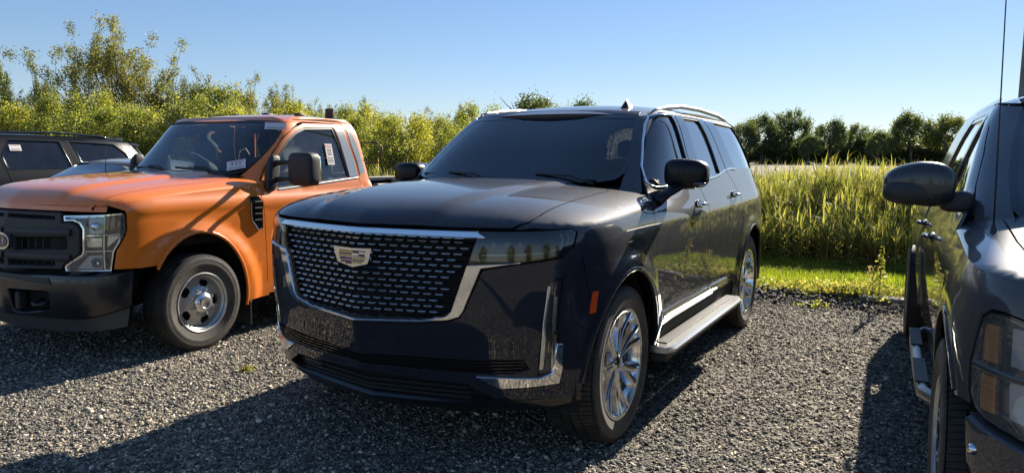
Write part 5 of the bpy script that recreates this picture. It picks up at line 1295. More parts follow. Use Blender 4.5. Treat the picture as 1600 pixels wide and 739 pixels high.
        if not sedan: MB().tube([(-1.25, sg * .68, 1.80), (-1.4, sg * .69, 1.85), (-2.4, sg * .69, 1.87), (-3.2, sg * .69, 1.83), (-3.4, sg * .69, 1.78)], .016, 8).build('roof_rail', M['gloss'], root, smooth=True)
    def gx(y, g):
        lo, hi = S.x0, 1.2
        for _ in range(30):
            m = (lo + hi) / 2
            if S.gauge(m, y) < g: lo = m
            else: hi = m
        return lo
    cw = -.30 if not sedan else -.36
    hd = [(gx(y, .9995), y) for y in (0, .2, .4, .6, .7)] + [(.3, .775), (-.3, .76 if not sedan else .73), (cw - .1, .6), (cw, .3), (cw + .02, 0)]
    sheet('hood', hd + [(x, -y) for x, y in reversed(hd[1:-1])], D, paint, root, step=.1)
    wg = [(gx(y, .9995), y) for y in (.72,)] + [(.3, .78), (-.3, .765 if not sedan else .735), (cw - .12, .62)]
    def ay(x, g):
        lo, hi = 0, 1.1
        for _ in range(30):
            m = (lo + hi) / 2
            if S.gauge(x, m) < g: lo = m
            else: hi = m
        return lo
    wg += [(x, ay(x, .9995)) for x in (-.6, -.3, 0, .3, .5)]
    for mi in (False, True): sheet('fender_top', wg, D, paint, root, step=.1, mirror=mi)
    sheet('front_bumper', mir([(0, zl + .15), (.55, zl + .15), (.58, zt), (.95, zt - .13), (ub(.46 if not sedan else .42, zl + .2), zl + .2), (ub(.47 if not sedan else .43, zl), zl - .05), (0, zl - .15)]), B, paint, root, step=.1)
    sheet('grille', mir([(0, zl + .16), (.54, zl + .16), (.57, zt), (0, zt)]), B, M['gloss'], root, off=-.01, step=.1)
    sheet('windshield', mir(wsp), H, M['wshield'], root, rim=0, step=.09)
    sheet('roof', roof_outline(S, rf[0], rf[1], rf[2]), RF, paint, root, step=.12, rim=.05)
    e = math.pi + S.gx0 - S.gxr
    for mi in (False, True):
        sheet('rear_window', [(uh(rf[1] + .1, cr[0] - .05), cr[0] - .02), (e - .003, cr[0] + .0), (e - .003, zt + .12), (uh(-3.1 if sedan else -3.95, zt + .12), zt + .12)], H, M['tint'], root, rim=0, step=.1, mirror=mi)
        sheet('tailgate', [(ub(-3.3 if sedan else -4.0, .6), zl), (math.pi + S.x0 - S.xr - .003, zl), (math.pi + S.x0 - S.xr - .003, zt + .1), (ub(-3.3 if sedan else -4.0, .9), zt + .08)], B, paint, root, step=.12, mirror=mi)
    if sedan: MB().box((-3.2, 0, .95), (.75, 1.3, .03), bev=.01).build('trunk_lid', paint, root)
    inner_shell(root, S, .25, zt - .05, [.0, .3, .6, .9] + [HP + .2 * i for i in range(0, 18)], d=.07)
    MB().box((-1.6, 0, .36), (4.2, 1.2, .12)).build('underbody', M['dark'], root)
    MB().blob((-.86 if not sedan else -.75, 0, zt + .0), (.25, .70, .08), (.4, .5)).build('dashboard', M['interior'], root, smooth=True)
    for x in (-1.6, -2.5):
        for y in (.38, -.38): seat(root, x, y, .98 if not sedan else .55, .5, .5)
    return root
def from_suv(lx, ly):
    c, s = math.cos(HEAD), math.sin(HEAD); return (-.274427 + lx * c - ly * s, 4.271382 + lx * s + ly * c, 0)
sedan = build_simple('sedan_car', SEDAN, M['silver'], from_suv(-.35, -6.25), 'silver low sedan mostly hidden behind the orange truck hood', 'car', True)
black = build_simple('sport_utility_vehicle', BLACK, M['blackpaint'], from_suv(-.75, -10.3), 'black SUV with dark glass and window sticker, at far left behind the sedan', 'SUV')
black.scale = (.965, .965, .965)
sticker(black, BLACK.side, -1.75, 1.62, .17, .10, 0, off=.004, name='window_sticker', big=False)

# ---------------------------------------------------------------- ground, grass, reeds, field, trees
rng = np.random.default_rng(7)
CH, SH = math.cos(HEAD), math.sin(HEAD)
def W2(x, y): return (-.274427 + x * CH - y * SH, 4.271382 + x * SH + y * CH)     # lot axes -> world
def lot(x0, x1, y0, y1, z, n=1):
    V = []; F = []
    for i in range(n + 1):
        for x in (x0, x1):
            a, b = W2(x, y0 + (y1 - y0) * i / n); V.append((a, b, z))
    return V, [(2 * i, 2 * i + 1, 2 * i + 3, 2 * i + 2) for i in range(n)]
def _gravel(nt, b):
    L = nt.links; co = obco(nt)
    v = N(nt, 'TexVoronoi', i_Scale=42.0); L.new(co, v.inputs[0])
    v2 = N(nt, 'TexVoronoi', i_Scale=95.0); L.new(co, v2.inputs[0])
    sp = N(nt, 'SeparateColor'); L.new(v.outputs['Color'], sp.inputs[0])
    r = ramp(nt, sp.outputs[0], [(0, (.05, .045, .037)), (.3, (.12, .107, .087)), (.6, (.225, .20, .16)), (.88, (.37, .325, .25)), (1, (.54, .47, .35))])
    n1 = N(nt, 'TexNoise', i_Scale=.7, i_Detail=6.0); L.new(co, n1.inputs[0])
    mr = ramp(nt, n1.outputs[0], [(.3, (.7,) * 3), (.7, (1.15,) * 3)])
    mx = N(nt, 'MixRGB', blend_type='MULTIPLY'); mx.inputs[0].default_value = 1; L.new(r.outputs[0], mx.inputs[1]); L.new(mr.outputs[0], mx.inputs[2]); L.new(mx.outputs[0], b.inputs[0])
    ad = N(nt, 'Math', operation='ADD'); L.new(v.outputs[0], ad.inputs[0]); L.new(v2.outputs[0], ad.inputs[1])
    bp = N(nt, 'Bump', i_Strength=.9, i_Distance=.02, invert=True); L.new(ad.outputs[0], bp.inputs['Height']); L.new(bp.outputs[0], b.inputs['Normal'])
M['gravel'] = mat('crushed_gravel', rough=.9, fn=_gravel)
def _noisecol(scale, stops, bump=.5, dist=.05, detail=8.0):
    def f(nt, b):
        L = nt.links; co = obco(nt); n1 = N(nt, 'TexNoise', i_Scale=scale, i_Detail=detail, i_Roughness=.7); L.new(co, n1.inputs[0])
        r = ramp(nt, n1.outputs[0], stops); L.new(r.outputs[0], b.inputs[0])
        bp = N(nt, 'Bump', i_Strength=bump, i_Distance=dist); L.new(n1.outputs[0], bp.inputs['Height']); L.new(bp.outputs[0], b.inputs['Normal'])
    return f
M['soil'] = mat('grassy_soil', rough=.95, fn=_noisecol(9, [(.3, (.02, .025, .008)), (.7, (.07, .09, .02))]))
M['fieldmat'] = mat('dry_field', rough=.95, fn=_noisecol(.35, [(.3, (.17, .125, .07)), (.6, (.25, .19, .11)), (.8, (.21, .17, .09))], .8, .4))
M['earth'] = mat('rough_ground', rough=.95, fn=_noisecol(2, [(.3, (.05, .045, .03)), (.7, (.12, .11, .06))]))
def ground_sheet(name, V, F, m):
    o = obj(name, V, F, m); o['kind'] = 'structure'; return o
big = ground_sheet('ground', [(-1500, -400, -.03), (1500, -400, -.03), (1500, 2200, -.03), (-1500, 2200, -.03)], [(0, 1, 2, 3)], M['earth'])
ground_sheet('gravel_lot', *lot(-4.95, 40, -45, 45, 0.0, 30), M['gravel'])
ground_sheet('grass_strip', *lot(-9.3, -4.95, -45, 60, .004), M['soil'])
ground_sheet('reed_bed_ground', *lot(-16, -9.3, -60, 60, .004), M['soil'])
ground_sheet('field', *lot(-700, -16, -26, 600, -.01), M['fieldmat'])

def island(nt, stops, b=None):
    g = N(nt, 'NewGeometry'); return ramp(nt, g.outputs['Random Per Island'], stops)
def _stone(nt, b):
    L = nt.links; r = island(nt, [(0, (.046, .042, .037)), (.3, (.105, .096, .082)), (.55, (.20, .182, .152)), (.75, (.31, .28, .225)), (.92, (.49, .435, .335)), (1, (.68, .60, .47))])
    n1 = N(nt, 'TexNoise', i_Scale=.9, i_Detail=6.0, i_Roughness=.6); L.new(obco(nt), n1.inputs[0])
    mr = ramp(nt, n1.outputs[0], [(.32, (.62, .60, .58)), (.5, (1.15, 1.13, 1.1)), (.68, (1.45, 1.36, 1.18))])
    mx = N(nt, 'MixRGB', blend_type='MULTIPLY'); mx.inputs[0].default_value = 1; L.new(r.outputs[0], mx.inputs[1]); L.new(mr.outputs[0], mx.inputs[2]); L.new(mx.outputs[0], b.inputs[0])
M['stone'] = mat('loose_gravel_chips', rough=.85, fn=_stone)
def rotmats(n, tilt=1.0):
    a = rng.uniform(0, 2 * np.pi, n); t = rng.normal(0, .35 * tilt, n); p = rng.normal(0, .35 * tilt, n)
    ca, sa, ct, st, cp, sp = np.cos(a), np.sin(a), np.cos(t), np.sin(t), np.cos(p), np.sin(p)
    Rz = np.zeros((n, 3, 3)); Rz[:, 0, 0] = ca; Rz[:, 0, 1] = -sa; Rz[:, 1, 0] = sa; Rz[:, 1, 1] = ca; Rz[:, 2, 2] = 1
    Rx = np.zeros((n, 3, 3)); Rx[:, 0, 0] = 1; Rx[:, 1, 1] = ct; Rx[:, 1, 2] = -st; Rx[:, 2, 1] = st; Rx[:, 2, 2] = ct
    Ry = np.zeros((n, 3, 3)); Ry[:, 1, 1] = 1; Ry[:, 0, 0] = cp; Ry[:, 0, 2] = sp; Ry[:, 2, 0] = -sp; Ry[:, 2, 2] = cp
    return Rz @ Rx @ Ry
CUBE = np.array([(-1, -1, -1), (1, -1, -1), (1, 1, -1), (-1, 1, -1), (-1, -1, 1), (1, -1, 1), (1, 1, 1), (-1, 1, 1)], float) * .5
QF = np.array([(0, 3, 2, 1), (4, 5, 6, 7), (0, 1, 5, 4), (1, 2, 6, 5), (2, 3, 7, 6), (3, 0, 4, 7)])
OCT = np.array([(1, 0, 0), (0, 1, 0), (-1, 0, 0), (0, -1, 0), (0, 0, 1), (0, 0, -1)], float) * .62
OF = np.array([(0, 1, 4), (1, 2, 4), (2, 3, 4), (3, 0, 4), (1, 0, 5), (2, 1, 5), (3, 2, 5), (0, 3, 5)])
def grit(name, P, size, m):
    n = len(P); s = size[:, None] * np.stack([rng.uniform(.8, 1.5, n), rng.uniform(.6, 1.1, n), rng.uniform(.35, .8, n)], 1)
    V = (OCT[None] + rng.uniform(-.28, .28, (n, 6, 3))) * s[:, None, :]
    V = np.einsum('nij,nkj->nki', rotmats(n, .8), V) + P[:, None, :]
    F = (OF[None] + (np.arange(n) * 6)[:, None, None]).reshape(-1, 3)
    return npmesh(name, V.reshape(-1, 3), F, m, 3)
def chips(name, P, size, m, flat=.5, label=None):
    n = len(P); s = size[:, None] * np.stack([rng.uniform(.7, 1.4, n), rng.uniform(.5, 1.0, n), rng.uniform(.3, .8, n) * flat * 1.6], 1)
    V = (CUBE[None] + rng.uniform(-.20, .20, (n, 8, 3))) * s[:, None, :]
    V[:, 4:, :2] *= rng.uniform(.5, .95, (n, 1, 1))
    V = np.einsum('nij,nkj->nki', rotmats(n), V) + P[:, None, :]
    F = (QF[None] + (np.arange(n) * 8)[:, None, None]).reshape(-1, 4)
    return npmesh(name, V.reshape(-1, 3), F, m, 4)
# gravel chips over the part of the lot in view
n = 200000
d = 2.1 + (rng.random(n) ** .75) * 7.6; t = rng.uniform(-.74, .74, n); k = rng.random(n) < .10; t[k] = rng.normal(0, .85, k.sum())
P = np.stack([d * t, d, np.zeros(n)], 1)
w = P[:, :2] - np.array([-.274427, 4.271382]); lx = w[:, 0] * CH + w[:, 1] * SH; ly = -w[:, 0] * SH + w[:, 1] * CH
edge = -4.95 + .10 * np.sin(ly * 2.1) + .07 * np.sin(ly * 5.3 + 1)
k = lx > edge; P = P[k]; lx = lx[k]; ly = ly[k]
size = rng.gamma(2.0, .0031, len(P)) + .0058; size = np.minimum(size, .034); size = np.where(rng.random(len(P)) < .0015, rng.uniform(.028, .045, len(P)), size) * (1 + .02 * (P[:, 1] - 3))
near_edge = np.exp(-((lx + 4.75) / .35) ** 2)
size = size * (1 + near_edge * .8)
P[:, 2] = size * .15 + near_edge * .05 * rng.random(len(P))
me = grit('gravel_chips', P, size, M['stone']); o = link(bpy.data.objects.new('gravel_chips', me)); o['kind'] = 'stuff'
# a low ridge of coarser broken stone where the lot meets the grass, and a few heaps
n = 5000; ly = rng.uniform(-4, 6, n); lx = -4.85 + rng.normal(0, .16, n)
pw = np.array([W2(a, b) for a, b in zip(lx, ly)]); P = np.c_[pw, .02 + .05 * rng.random(n) * np.exp(-((lx + 4.85) / .2) ** 2)]
M['darkstone'] = mat('dark_broken_stone', rough=.9, fn=lambda nt, b: nt.links.new(island(nt, [(0, (.02, .02, .02)), (.6, (.07, .066, .06)), (1, (.20, .18, .15))]).outputs[0], b.inputs[0]))
me = chips('broken_stone', P, rng.gamma(4, .008, len(P)) + .012, M['darkstone'], .7); o = link(bpy.data.objects.new('broken_stone', me)); o['kind'] = 'stuff'

def leafmat(name, stops, trans=.45, rough=.5, dark=1.0, objvar=.25, scale=1.2):
    m = bpy.data.materials.new(name); m.use_nodes = True; nt = m.node_tree; nt.nodes.clear(); L = nt.links
    o = N(nt, 'OutputMaterial'); r = island(nt, stops)
    n1 = N(nt, 'TexNoise', i_Scale=scale, i_Detail=2.0); L.new(obco(nt), n1.inputs[0])
    mr = ramp(nt, n1.outputs[0], [(.3, (.62, .62, .55)), (.7, (1.3, 1.2, 1.0))])
    mx = N(nt, 'MixRGB', blend_type='MULTIPLY'); mx.inputs[0].default_value = 1; L.new(r.outputs[0], mx.inputs[1]); L.new(mr.outputs[0], mx.inputs[2])
    oi = N(nt, 'ObjectInfo'); ro = ramp(nt, oi.outputs['Random'], [(0, (1 - objvar, 1 - objvar * .8, 1 - objvar)), (.5, (1, 1, 1)), (1, (1 + objvar, 1 + objvar * .6, .8))])
    m2 = N(nt, 'MixRGB', blend_type='MULTIPLY'); m2.inputs[0].default_value = 1; L.new(mx.outputs[0], m2.inputs[1]); L.new(ro.outputs[0], m2.inputs[2])
    b = N(nt, 'BsdfPrincipled', i_Roughness=rough); L.new(m2.outputs[0], b.inputs[0]); b.inputs['Specular IOR Level'].default_value = .3
    tr = N(nt, 'BsdfTranslucent'); hs = N(nt, 'MixRGB', blend_type='MULTIPLY'); hs.inputs[0].default_value = 1; hs.inputs[2].default_value = (1.4, 1.45, .70, 1)
    L.new(m2.outputs[0], hs.inputs[1]); L.new(hs.outputs[0], tr.inputs[0])
    ms = N(nt, 'MixShader'); ms.inputs[0].default_value = trans; L.new(b.outputs[0], ms.inputs[1]); L.new(tr.outputs[0], ms.inputs[2]); L.new(ms.outputs[0], o.inputs[0])
    return m
M['grass'] = leafmat('lawn_grass', [(0, (.11, .18, .02)), (.5, (.21, .28, .035)), (.85, (.30, .34, .05)), (1, (.44, .38, .14))], .58, objvar=0)
M['reed'] = leafmat('reed_leaves', [(0, (.14, .16, .06)), (.35, (.25, .28, .085)), (.7, (.36, .36, .12)), (1, (.52, .45, .24))], .5, objvar=0)
M['dryreed'] = leafmat('dry_reed_leaves', [(0, (.16, .13, .04)), (.5, (.36, .24, .07)), (.8, (.50, .30, .10)), (1, (.34, .14, .06))], .45, objvar=0)
M['reedstem'] = leafmat('reed_stems', [(0, (.10, .09, .03)), (.6, (.22, .15, .05)), (1, (.34, .25, .11))], .2, objvar=0)
M['plume'] = leafmat('reed_plumes', [(0, (.35, .27, .20)), (1, (.55, .45, .38))], .4, objvar=0)
M['weed'] = leafmat('weed_leaves', [(0, (.16, .18, .07)), (.7, (.34, .34, .12)), (1, (.55, .42, .22))], .62, objvar=.1)
M['leaf_yellow'] = leafmat('yellow_green_leaves', [(0, (.15, .19, .065)), (.5, (.29, .33, .11)), (.9, (.48, .47, .16)), (1, (.56, .44, .18))], .55)
M['leaf_grey'] = leafmat('grey_green_leaves', [(0, (.11, .125, .06)), (.6, (.22, .235, .11)), (1, (.38, .36, .17))], .45)
M['leaf_hazed'] = leafmat('hazed_green_leaves', [(0, (.10, .135, .07)), (.7, (.17, .21, .105)), (1, (.25, .275, .15))], .45, scale=.15)  # leaf tones lightened to stand in for haze over the far trees
M['bark'] = mat('grey_bark', rough=.9, fn=_noisecol(6, [(.3, (.06, .055, .045)), (.7, (.17, .155, .13))]))

def blades(P, h, wd, lean, segs=3, curve=.5):
    """ribbon leaves: P base (n,3); each bends over by lean"""
    n = len(P); a = rng.uniform(0, 2 * np.pi, n); dirv = np.stack([np.cos(a), np.sin(a)], 1); side = np.stack([-np.sin(a), np.cos(a)], 1)
    tw = rng.uniform(-.6, .6, n); V = np.zeros((n, (segs + 1) * 2, 3))
    for k in range(segs + 1):
        t = k / segs; out = lean * t ** (1 + curve * 2); z = h * (t - .35 * (lean / np.maximum(h, .01)) * t ** 2.5)
        c = P + np.c_[dirv * out[:, None], z]
        ww = wd * (1 - t ** 2 * .94) * .5
        sx = np.c_[side * ww[:, None], np.zeros(n)]
        V[:, 2 * k] = c - sx; V[:, 2 * k + 1] = c + sx
    f = np.array([(2 * k, 2 * k + 1, 2 * k + 3, 2 * k + 2) for k in range(segs)])
    F = (f[None] + (np.arange(n) * (segs + 1) * 2)[:, None, None]).reshape(-1, 4)
    return V.reshape(-1, 3), F
def toworld(lx, ly, z=0.0): return np.stack([-.274427 + lx * CH - ly * SH, 4.271382 + lx * SH + ly * CH, np.zeros(len(lx)) + z], 1)
def stuff(name, V, F, m): o = link(bpy.data.objects.new(name, npmesh(name, V, F, m, 4))); o['kind'] = 'stuff'; return o
# lawn
n = 84000; ly = np.r_[rng.uniform(-1, 6, n * 3 // 4), rng.uniform(-12, 22, n // 4)]; lx = rng.uniform(-8.2, -4.85, len(ly))
rag = -5.02 + .12 * np.sin(ly * 1.9) + .09 * np.sin(ly * 4.7 + 1); k = lx < rag + rng.normal(0, .05, len(lx)); lx = lx[k]; ly = ly[k]
V, F = blades(toworld(lx, ly), rng.uniform(.035, .085, len(lx)) * (1 + .3 * np.sin(lx * 3 + ly)), rng.uniform(.005, .010, len(lx)), rng.uniform(.01, .05, len(lx)), 2)
stuff('lawn_grass', V, F, M['grass'])
# reeds: leaves, stems and plumes are one mass
n = 5000; n2 = 2600
ly = np.r_[rng.uniform(-3, 6.5, n), rng.uniform(-22, 34, n2)]; lx = -9.2 - np.abs(rng.normal(0, 1.6, len(ly))) - .35 * rng.random(len(ly))
hgt = (rng.uniform(1.0, 1.60, len(ly)) ** .8 * .87 + .16 * (rng.random(len(ly)) < .06) + .07 * np.sin(ly * 3.7 + lx * 2)) * (1 - .22 * np.exp(-((lx + 9.2) / .5) ** 2)) + .10 * np.sin(ly * 1.3) - .10 * (ly < -1)
n3 = 2200; lx = np.r_[lx, rng.uniform(-9.3, -7.8, n3)]; ly = np.r_[ly, rng.uniform(-4, 8, n3)]; hgt = np.r_[hgt, (.35 + .62 * (-7.8 - lx[-n3:]) / 1.5) * rng.uniform(.7, 1.25, n3)]
base = toworld(lx, ly); LP = []; LH = []; LW = []; LL = []
for j in range(9):
    z = hgt * rng.uniform(.30, .97, len(ly)); b = base.copy(); b[:, 2] = z; LP.append(b); LH.append(rng.uniform(.12, .40, len(ly))); LW.append(rng.uniform(.009, .022, len(ly))); LL.append(rng.uniform(.04, .26, len(ly)))
V, F = blades(np.concatenate(LP), np.concatenate(LH), np.concatenate(LW), np.concatenate(LL), 3)
stuff('reed_leaves', V, F, M['reed'])
LP = []; LH = []; LW = []; LL = []
for j in range(3):
    z = hgt * rng.uniform(.05, .60, len(ly)); b = base.copy(); b[:, 2] = z; LP.append(b); LH.append(rng.uniform(.10, .30, len(ly))); LW.append(rng.uniform(.010, .022, len(ly))); LL.append(rng.uniform(.06, .30, len(ly)))
V, F = blades(np.concatenate(LP), np.concatenate(LH), np.concatenate(LW), np.concatenate(LL), 3)
stuff('dry_reed_leaves', V, F, M['dryreed'])
V, F = blades(base, hgt, np.full(len(ly), .009), rng.uniform(0, .10, len(ly)), 3); stuff('reed_stems', V, F, M['reedstem'])
k = rng.choice(len(ly), 110); P = []
for i in k:
    for j in range(14): P.append(base[i] + np.array([rng.normal(0, .015), rng.normal(0, .015), hgt[i] + .02 + j * .010]))
P = np.array(P); V, F = blades(P, rng.uniform(.03, .07, len(P)), np.full(len(P), .010), rng.uniform(.01, .05, len(P)), 2); stuff('reed_plumes', V, F, M['plume'])
# lower weeds along the foot of the reeds, and at the lot's edge
def leaf_quads(P, s):
    n = len(P); q = np.array([(-.5, 0, 0), (0, -.28, .0), (.5, 0, 0), (0, .28, 0)])
    V = q[None] * s[:, None, None]
    a = rng.normal(0, 1, (n, 3)); a /= np.linalg.norm(a, axis=1)[:, None]; b = rng.normal(0, 1, (n, 3)); b -= a * (a * b).sum(1)[:, None]; b /= np.linalg.norm(b, axis=1)[:, None]
    c = np.cross(a, b); V = V[..., 0:1] * a[:, None] + V[..., 1:2] * b[:, None]
    V = V + P[:, None]; F = (np.arange(n) * 4)[:, None] + np.arange(4)[None]
    return V.reshape(-1, 3), F
n = 2100; ly = rng.uniform(-8, 14, n); q_ = rng.random(n); lx = -7.45 - 2.6 * q_; hh = rng.uniform(.10, .45, n) + .75 * q_ * rng.random(n)
m_ = 56; PX = np.repeat(toworld(lx, ly), m_, 0); zz = np.tile(rng.random(m_), n) ** .8 * np.repeat(hh, m_)
PX[:, 2] = zz; PX[:, :2] += rng.normal(0, .06, (len(PX), 2)); V, F = leaf_quads(PX, rng.uniform(.012, .036, len(PX))); stuff('weed_growth', V, F, M['weed'])
n = 420; ly = rng.uniform(-3.2, 2.9, n); ly = np.r_[ly, rng.normal(1.75, .30, 260)]; n = len(ly); lx = rng.normal(-4.98, .12, n); hh = rng.uniform(.04, .20, n); m_ = 18
PX = np.repeat(toworld(lx, ly), m_, 0); PX[:, 2] = np.tile(rng.random(m_), n) * np.repeat(hh, m_); PX[:, :2] += rng.normal(0, .05, (len(PX), 2)); V, F = leaf_quads(PX, rng.uniform(.02, .05, len(PX))); stuff('edge_weeds', V, F, M['weed'])

# single plants and things at the lot's edge
def plant(name, label, lx, ly, h, m=M['weed'], n=60, spread=.05, ls=.05, stems=1, cat='plant'):
    x, y = W2(lx, ly); root = empty(name, (x, y, 0)); tag(root, label, cat)
    mb = MB()
    for s_ in range(stems):
        a = rng.uniform(0, 6.28); r = spread * (1.6 if stems > 1 else .3)
        mb.tube([(0, 0, -.01), (r * .3 * math.cos(a), r * .3 * math.sin(a), h * .5), (r * math.cos(a), r * math.sin(a), h)], [.005, .004, .002], 5)
    mb.build('stem', M['reedstem'], root)
    P = np.stack([rng.normal(0, spread, n), rng.normal(0, spread, n), h * (.15 + .88 * rng.random(n))], 1); P[:, :2] *= (1.15 - P[:, 2:3] / h)
    V, F = leaf_quads(P, rng.uniform(.5, 1.0, n) * ls); me = npmesh('foliage', V, F, m, 4); link(bpy.data.objects.new('foliage', me), root)
    return root
plant('weed_plant', 'tall thin leafy weed standing alone just left of the grey pickup', -4.55, 1.98, .62, n=200, spread=.04, ls=.055, cat='weed')
plant('weed_plant', 'pale seed-headed weed clump in the grass beside the tall weed', -5.1, 1.86, .36, M['plume'], 150, .09, .03, 6, 'weed')
plant('weed_plant', 'low yellow-leaved weed on the gravel near the edge of the grass', -4.35, 1.42, .07, M['leaf_yellow'], 60, .12, .05, 3, 'weed')
plant('grass_tuft', 'small green tuft growing in the sunlit gravel before the orange truck', .12, -1.72, .028, M['weed'], 130, .045, .022, 4, 'grass tuft')
x, y = W2(-4.80, 2.12)
cb = MB().box((x, y, .045), (.66, .20, .11), rot=Matrix.Rotation(HEAD + math.pi / 2, 3, 'Z'), bev=.015).build('concrete_block', mat('weathered_concrete', rough=.9, fn=_noisecol(12, [(.3, (.24, .22, .18)), (.7, (.42, .38, .31))])))
tag(cb, 'pale weathered concrete slab lying at the edge of the gravel by the grey pickup', 'concrete slab')
pr = empty('utility_pole', (8.27, 12, 0)); tag(pr, 'grey utility pole cut off by the right edge of the photo', 'pole')
MB().lathe([(.17, -.1), (.165, 2), (.14, 6), (.125, 9)], seg=20, axis='z').build('shaft', mat('weathered_pole', rough=.85, fn=_noisecol(8, [(.3, (.16, .155, .15)), (.7, (.28, .27, .26))])), pr, smooth=True)

# ---- trees
def tree_mesh(seed, kind, n_leaf, leaf, lm, deep=3, tight=.032):
    """unit-height tree: trunk and limb mesh plus leaf mesh"""
    rr = random.Random(seed); mb = MB(); tips = []
    def grow(p, d, r, L, lev, maxl):
        pts = [p]; q = Vector(p); dd = Vector(d).normalized(); k = 4
        for i in range(k):
            dd = (dd + Vector((rr.gauss(0, .13), rr.gauss(0, .13), rr.gauss(.05, .06)))).normalized(); q = q + dd * L / k; pts.append(q.copy())
        mb.tube(pts, [r * (1 - .55 * i / k) for i in range(k + 1)], 5 if lev else 7, cap=False)
        if lev >= maxl:
            tips.append((pts[-1], L)); tips.append((pts[-2], L)); return
        nb = {0: 5, 1: 4, 2: 3}.get(lev, 2) if kind != 'bush' else 3
        for j in range(nb):
            t = rr.uniform(.35, 1.0) if j else 1.0; b = pts[min(k, int(t * k))]
            sp = {'fan': .42, 'bush': .55, 'oak': .85}[kind]
            a = rr.uniform(0, 2 * math.pi); nd = (dd + Vector((math.cos(a) * sp, math.sin(a) * sp, rr.uniform(-.1, .35 if kind != 'oak' else .15)))).normalized()
            grow(b, nd, r * rr.uniform(.42, .62), L * rr.uniform(.58, .82), lev + 1, maxl)
    if kind == 'bush':
        for s_ in range(9):
            a = rr.uniform(0, 6.28); grow(Vector((rr.gauss(0, .07), rr.gauss(0, .07), 0)), (math.cos(a) * .28, math.sin(a) * .28, 1), .009, rr.uniform(.28, .50), 1, 3)
    elif kind == 'fan' and tight < .021:      # one wide crown on evenly spread limbs
        for s_ in range(7):
            a = s_ * 2 * math.pi / 6; q = 0 if s_ == 6 else .34 + .10 * (s_ % 2)
            grow(Vector((.02 * math.cos(a), .02 * math.sin(a), 0)), (math.cos(a) * q, math.sin(a) * q, 1), .011, .42, 1, deep)
    elif kind == 'fan':
        for s_ in range(3): grow(Vector((rr.gauss(0, .02), rr.gauss(0, .02), 0)), (rr.gauss(0, .22), rr.gauss(0, .22), 1), .013, .42 if deep == 3 else .36, 0, deep)
    else: grow(Vector((0, 0, 0)), (0, 0, 1), .030, .34, 0, 3)
    T = np.array([tuple(t) for t, _ in tips]); zmax = T[:, 2].max() * 1.03
    g = np.random.default_rng(seed)
    if kind == 'bush':      # clumps filling an uneven egg from near the ground to the tips
        nc = 95; cz = g.uniform(.06, .97, nc); rad = .30 * np.sin(np.pi * np.clip(cz * .86 + .10, 0, 1)) ** .7 * (1 - .35 * cz)
        an = g.uniform(0, 2 * np.pi, nc); rr_ = rad * g.random(nc) ** .45 * g.uniform(.7, 1.25, nc)
        C = np.stack([rr_ * np.cos(an), rr_ * np.sin(an), cz], 1) * zmax; cs = g.uniform(.022, .055, nc) * zmax; cw = g.uniform(.4, 1.6, nc); cw /= cw.sum()
        i = g.choice(nc, n_leaf, p=cw); P = C[i] + g.normal(0, 1, (n_leaf, 3)) * cs[i][:, None] * np.array([1, 1, 1.15])
        k = g.random(n_leaf) < .22; j = g.integers(0, len(T), k.sum()); P[k] = T[j] + g.normal(0, .03, (k.sum(), 3))
    elif kind == 'oak':
        nc = 70; th = g.uniform(0, 2 * np.pi, nc); ph = np.arccos(g.uniform(-.55, 1, nc)); q_ = g.uniform(.55, 1.0, nc) ** .6
        C = np.stack([.40 * q_ * np.sin(ph) * np.cos(th), .40 * q_ * np.sin(ph) * np.sin(th), .56 + .40 * q_ * np.cos(ph)], 1) * zmax; cs = g.uniform(.03, .07, nc) * zmax
        i = g.integers(0, nc, n_leaf); P = C[i] + g.normal(0, 1, (n_leaf, 3)) * cs[i][:, None]
    else:
        i = g.integers(0, len(T), n_leaf); P = T[i] + g.normal(0, tight, (n_leaf, 3))
    P[:, 2] = np.maximum(P[:, 2], .02); P /= zmax
    n = n_leaf; q = np.array([(-.5, 0, 0), (0, -.35, .0), (.5, 0, 0), (0, .35, 0)]); s = leaf * g.uniform(.6, 1.2, n)
    a = g.normal(0, 1, (n, 3)); a /= np.linalg.norm(a, axis=1)[:, None]; b = g.normal(0, 1, (n, 3)); b -= a * (a * b).sum(1)[:, None]; b /= np.linalg.norm(b, axis=1)[:, None]
    V = (q[None, :, 0:1] * a[:, None] + q[None, :, 1:2] * b[:, None]) * s[:, None, None] + P[:, None]
    lme = npmesh('crown', V.reshape(-1, 3), (np.arange(n) * 4)[:, None] + np.arange(4)[None], lm, 4)
    me = bpy.data.meshes.new('trunk'); me.from_pydata([tuple(Vector(v) / zmax) for v in mb.v], [], mb.f); me.materials.append(M['bark'])
    me.polygons.foreach_set('use_smooth', [True] * len(me.polygons))
    return me, lme
TK = {}
for i in range(4): TK['b%d' % i] = tree_mesh(10 + i, 'bush', 11000, .021, M['leaf_yellow'])
for i in range(3): TK['g%d' % i] = tree_mesh(20 + i, 'fan', 17000, .019, M['leaf_grey'], 4, .022)
TK['f0'] = tree_mesh(31, 'fan', 30000, .0120, M['leaf_grey'], 4, .019)
for i in range(2): TK['h%d' % i] = tree_mesh(50 + i, 'bush', 7000, .040, M['leaf_hazed'])
for i in range(3): TK['o%d' % i] = tree_mesh(40 + i, 'oak', 9000, .036, M['leaf_hazed'])
TOPS = []
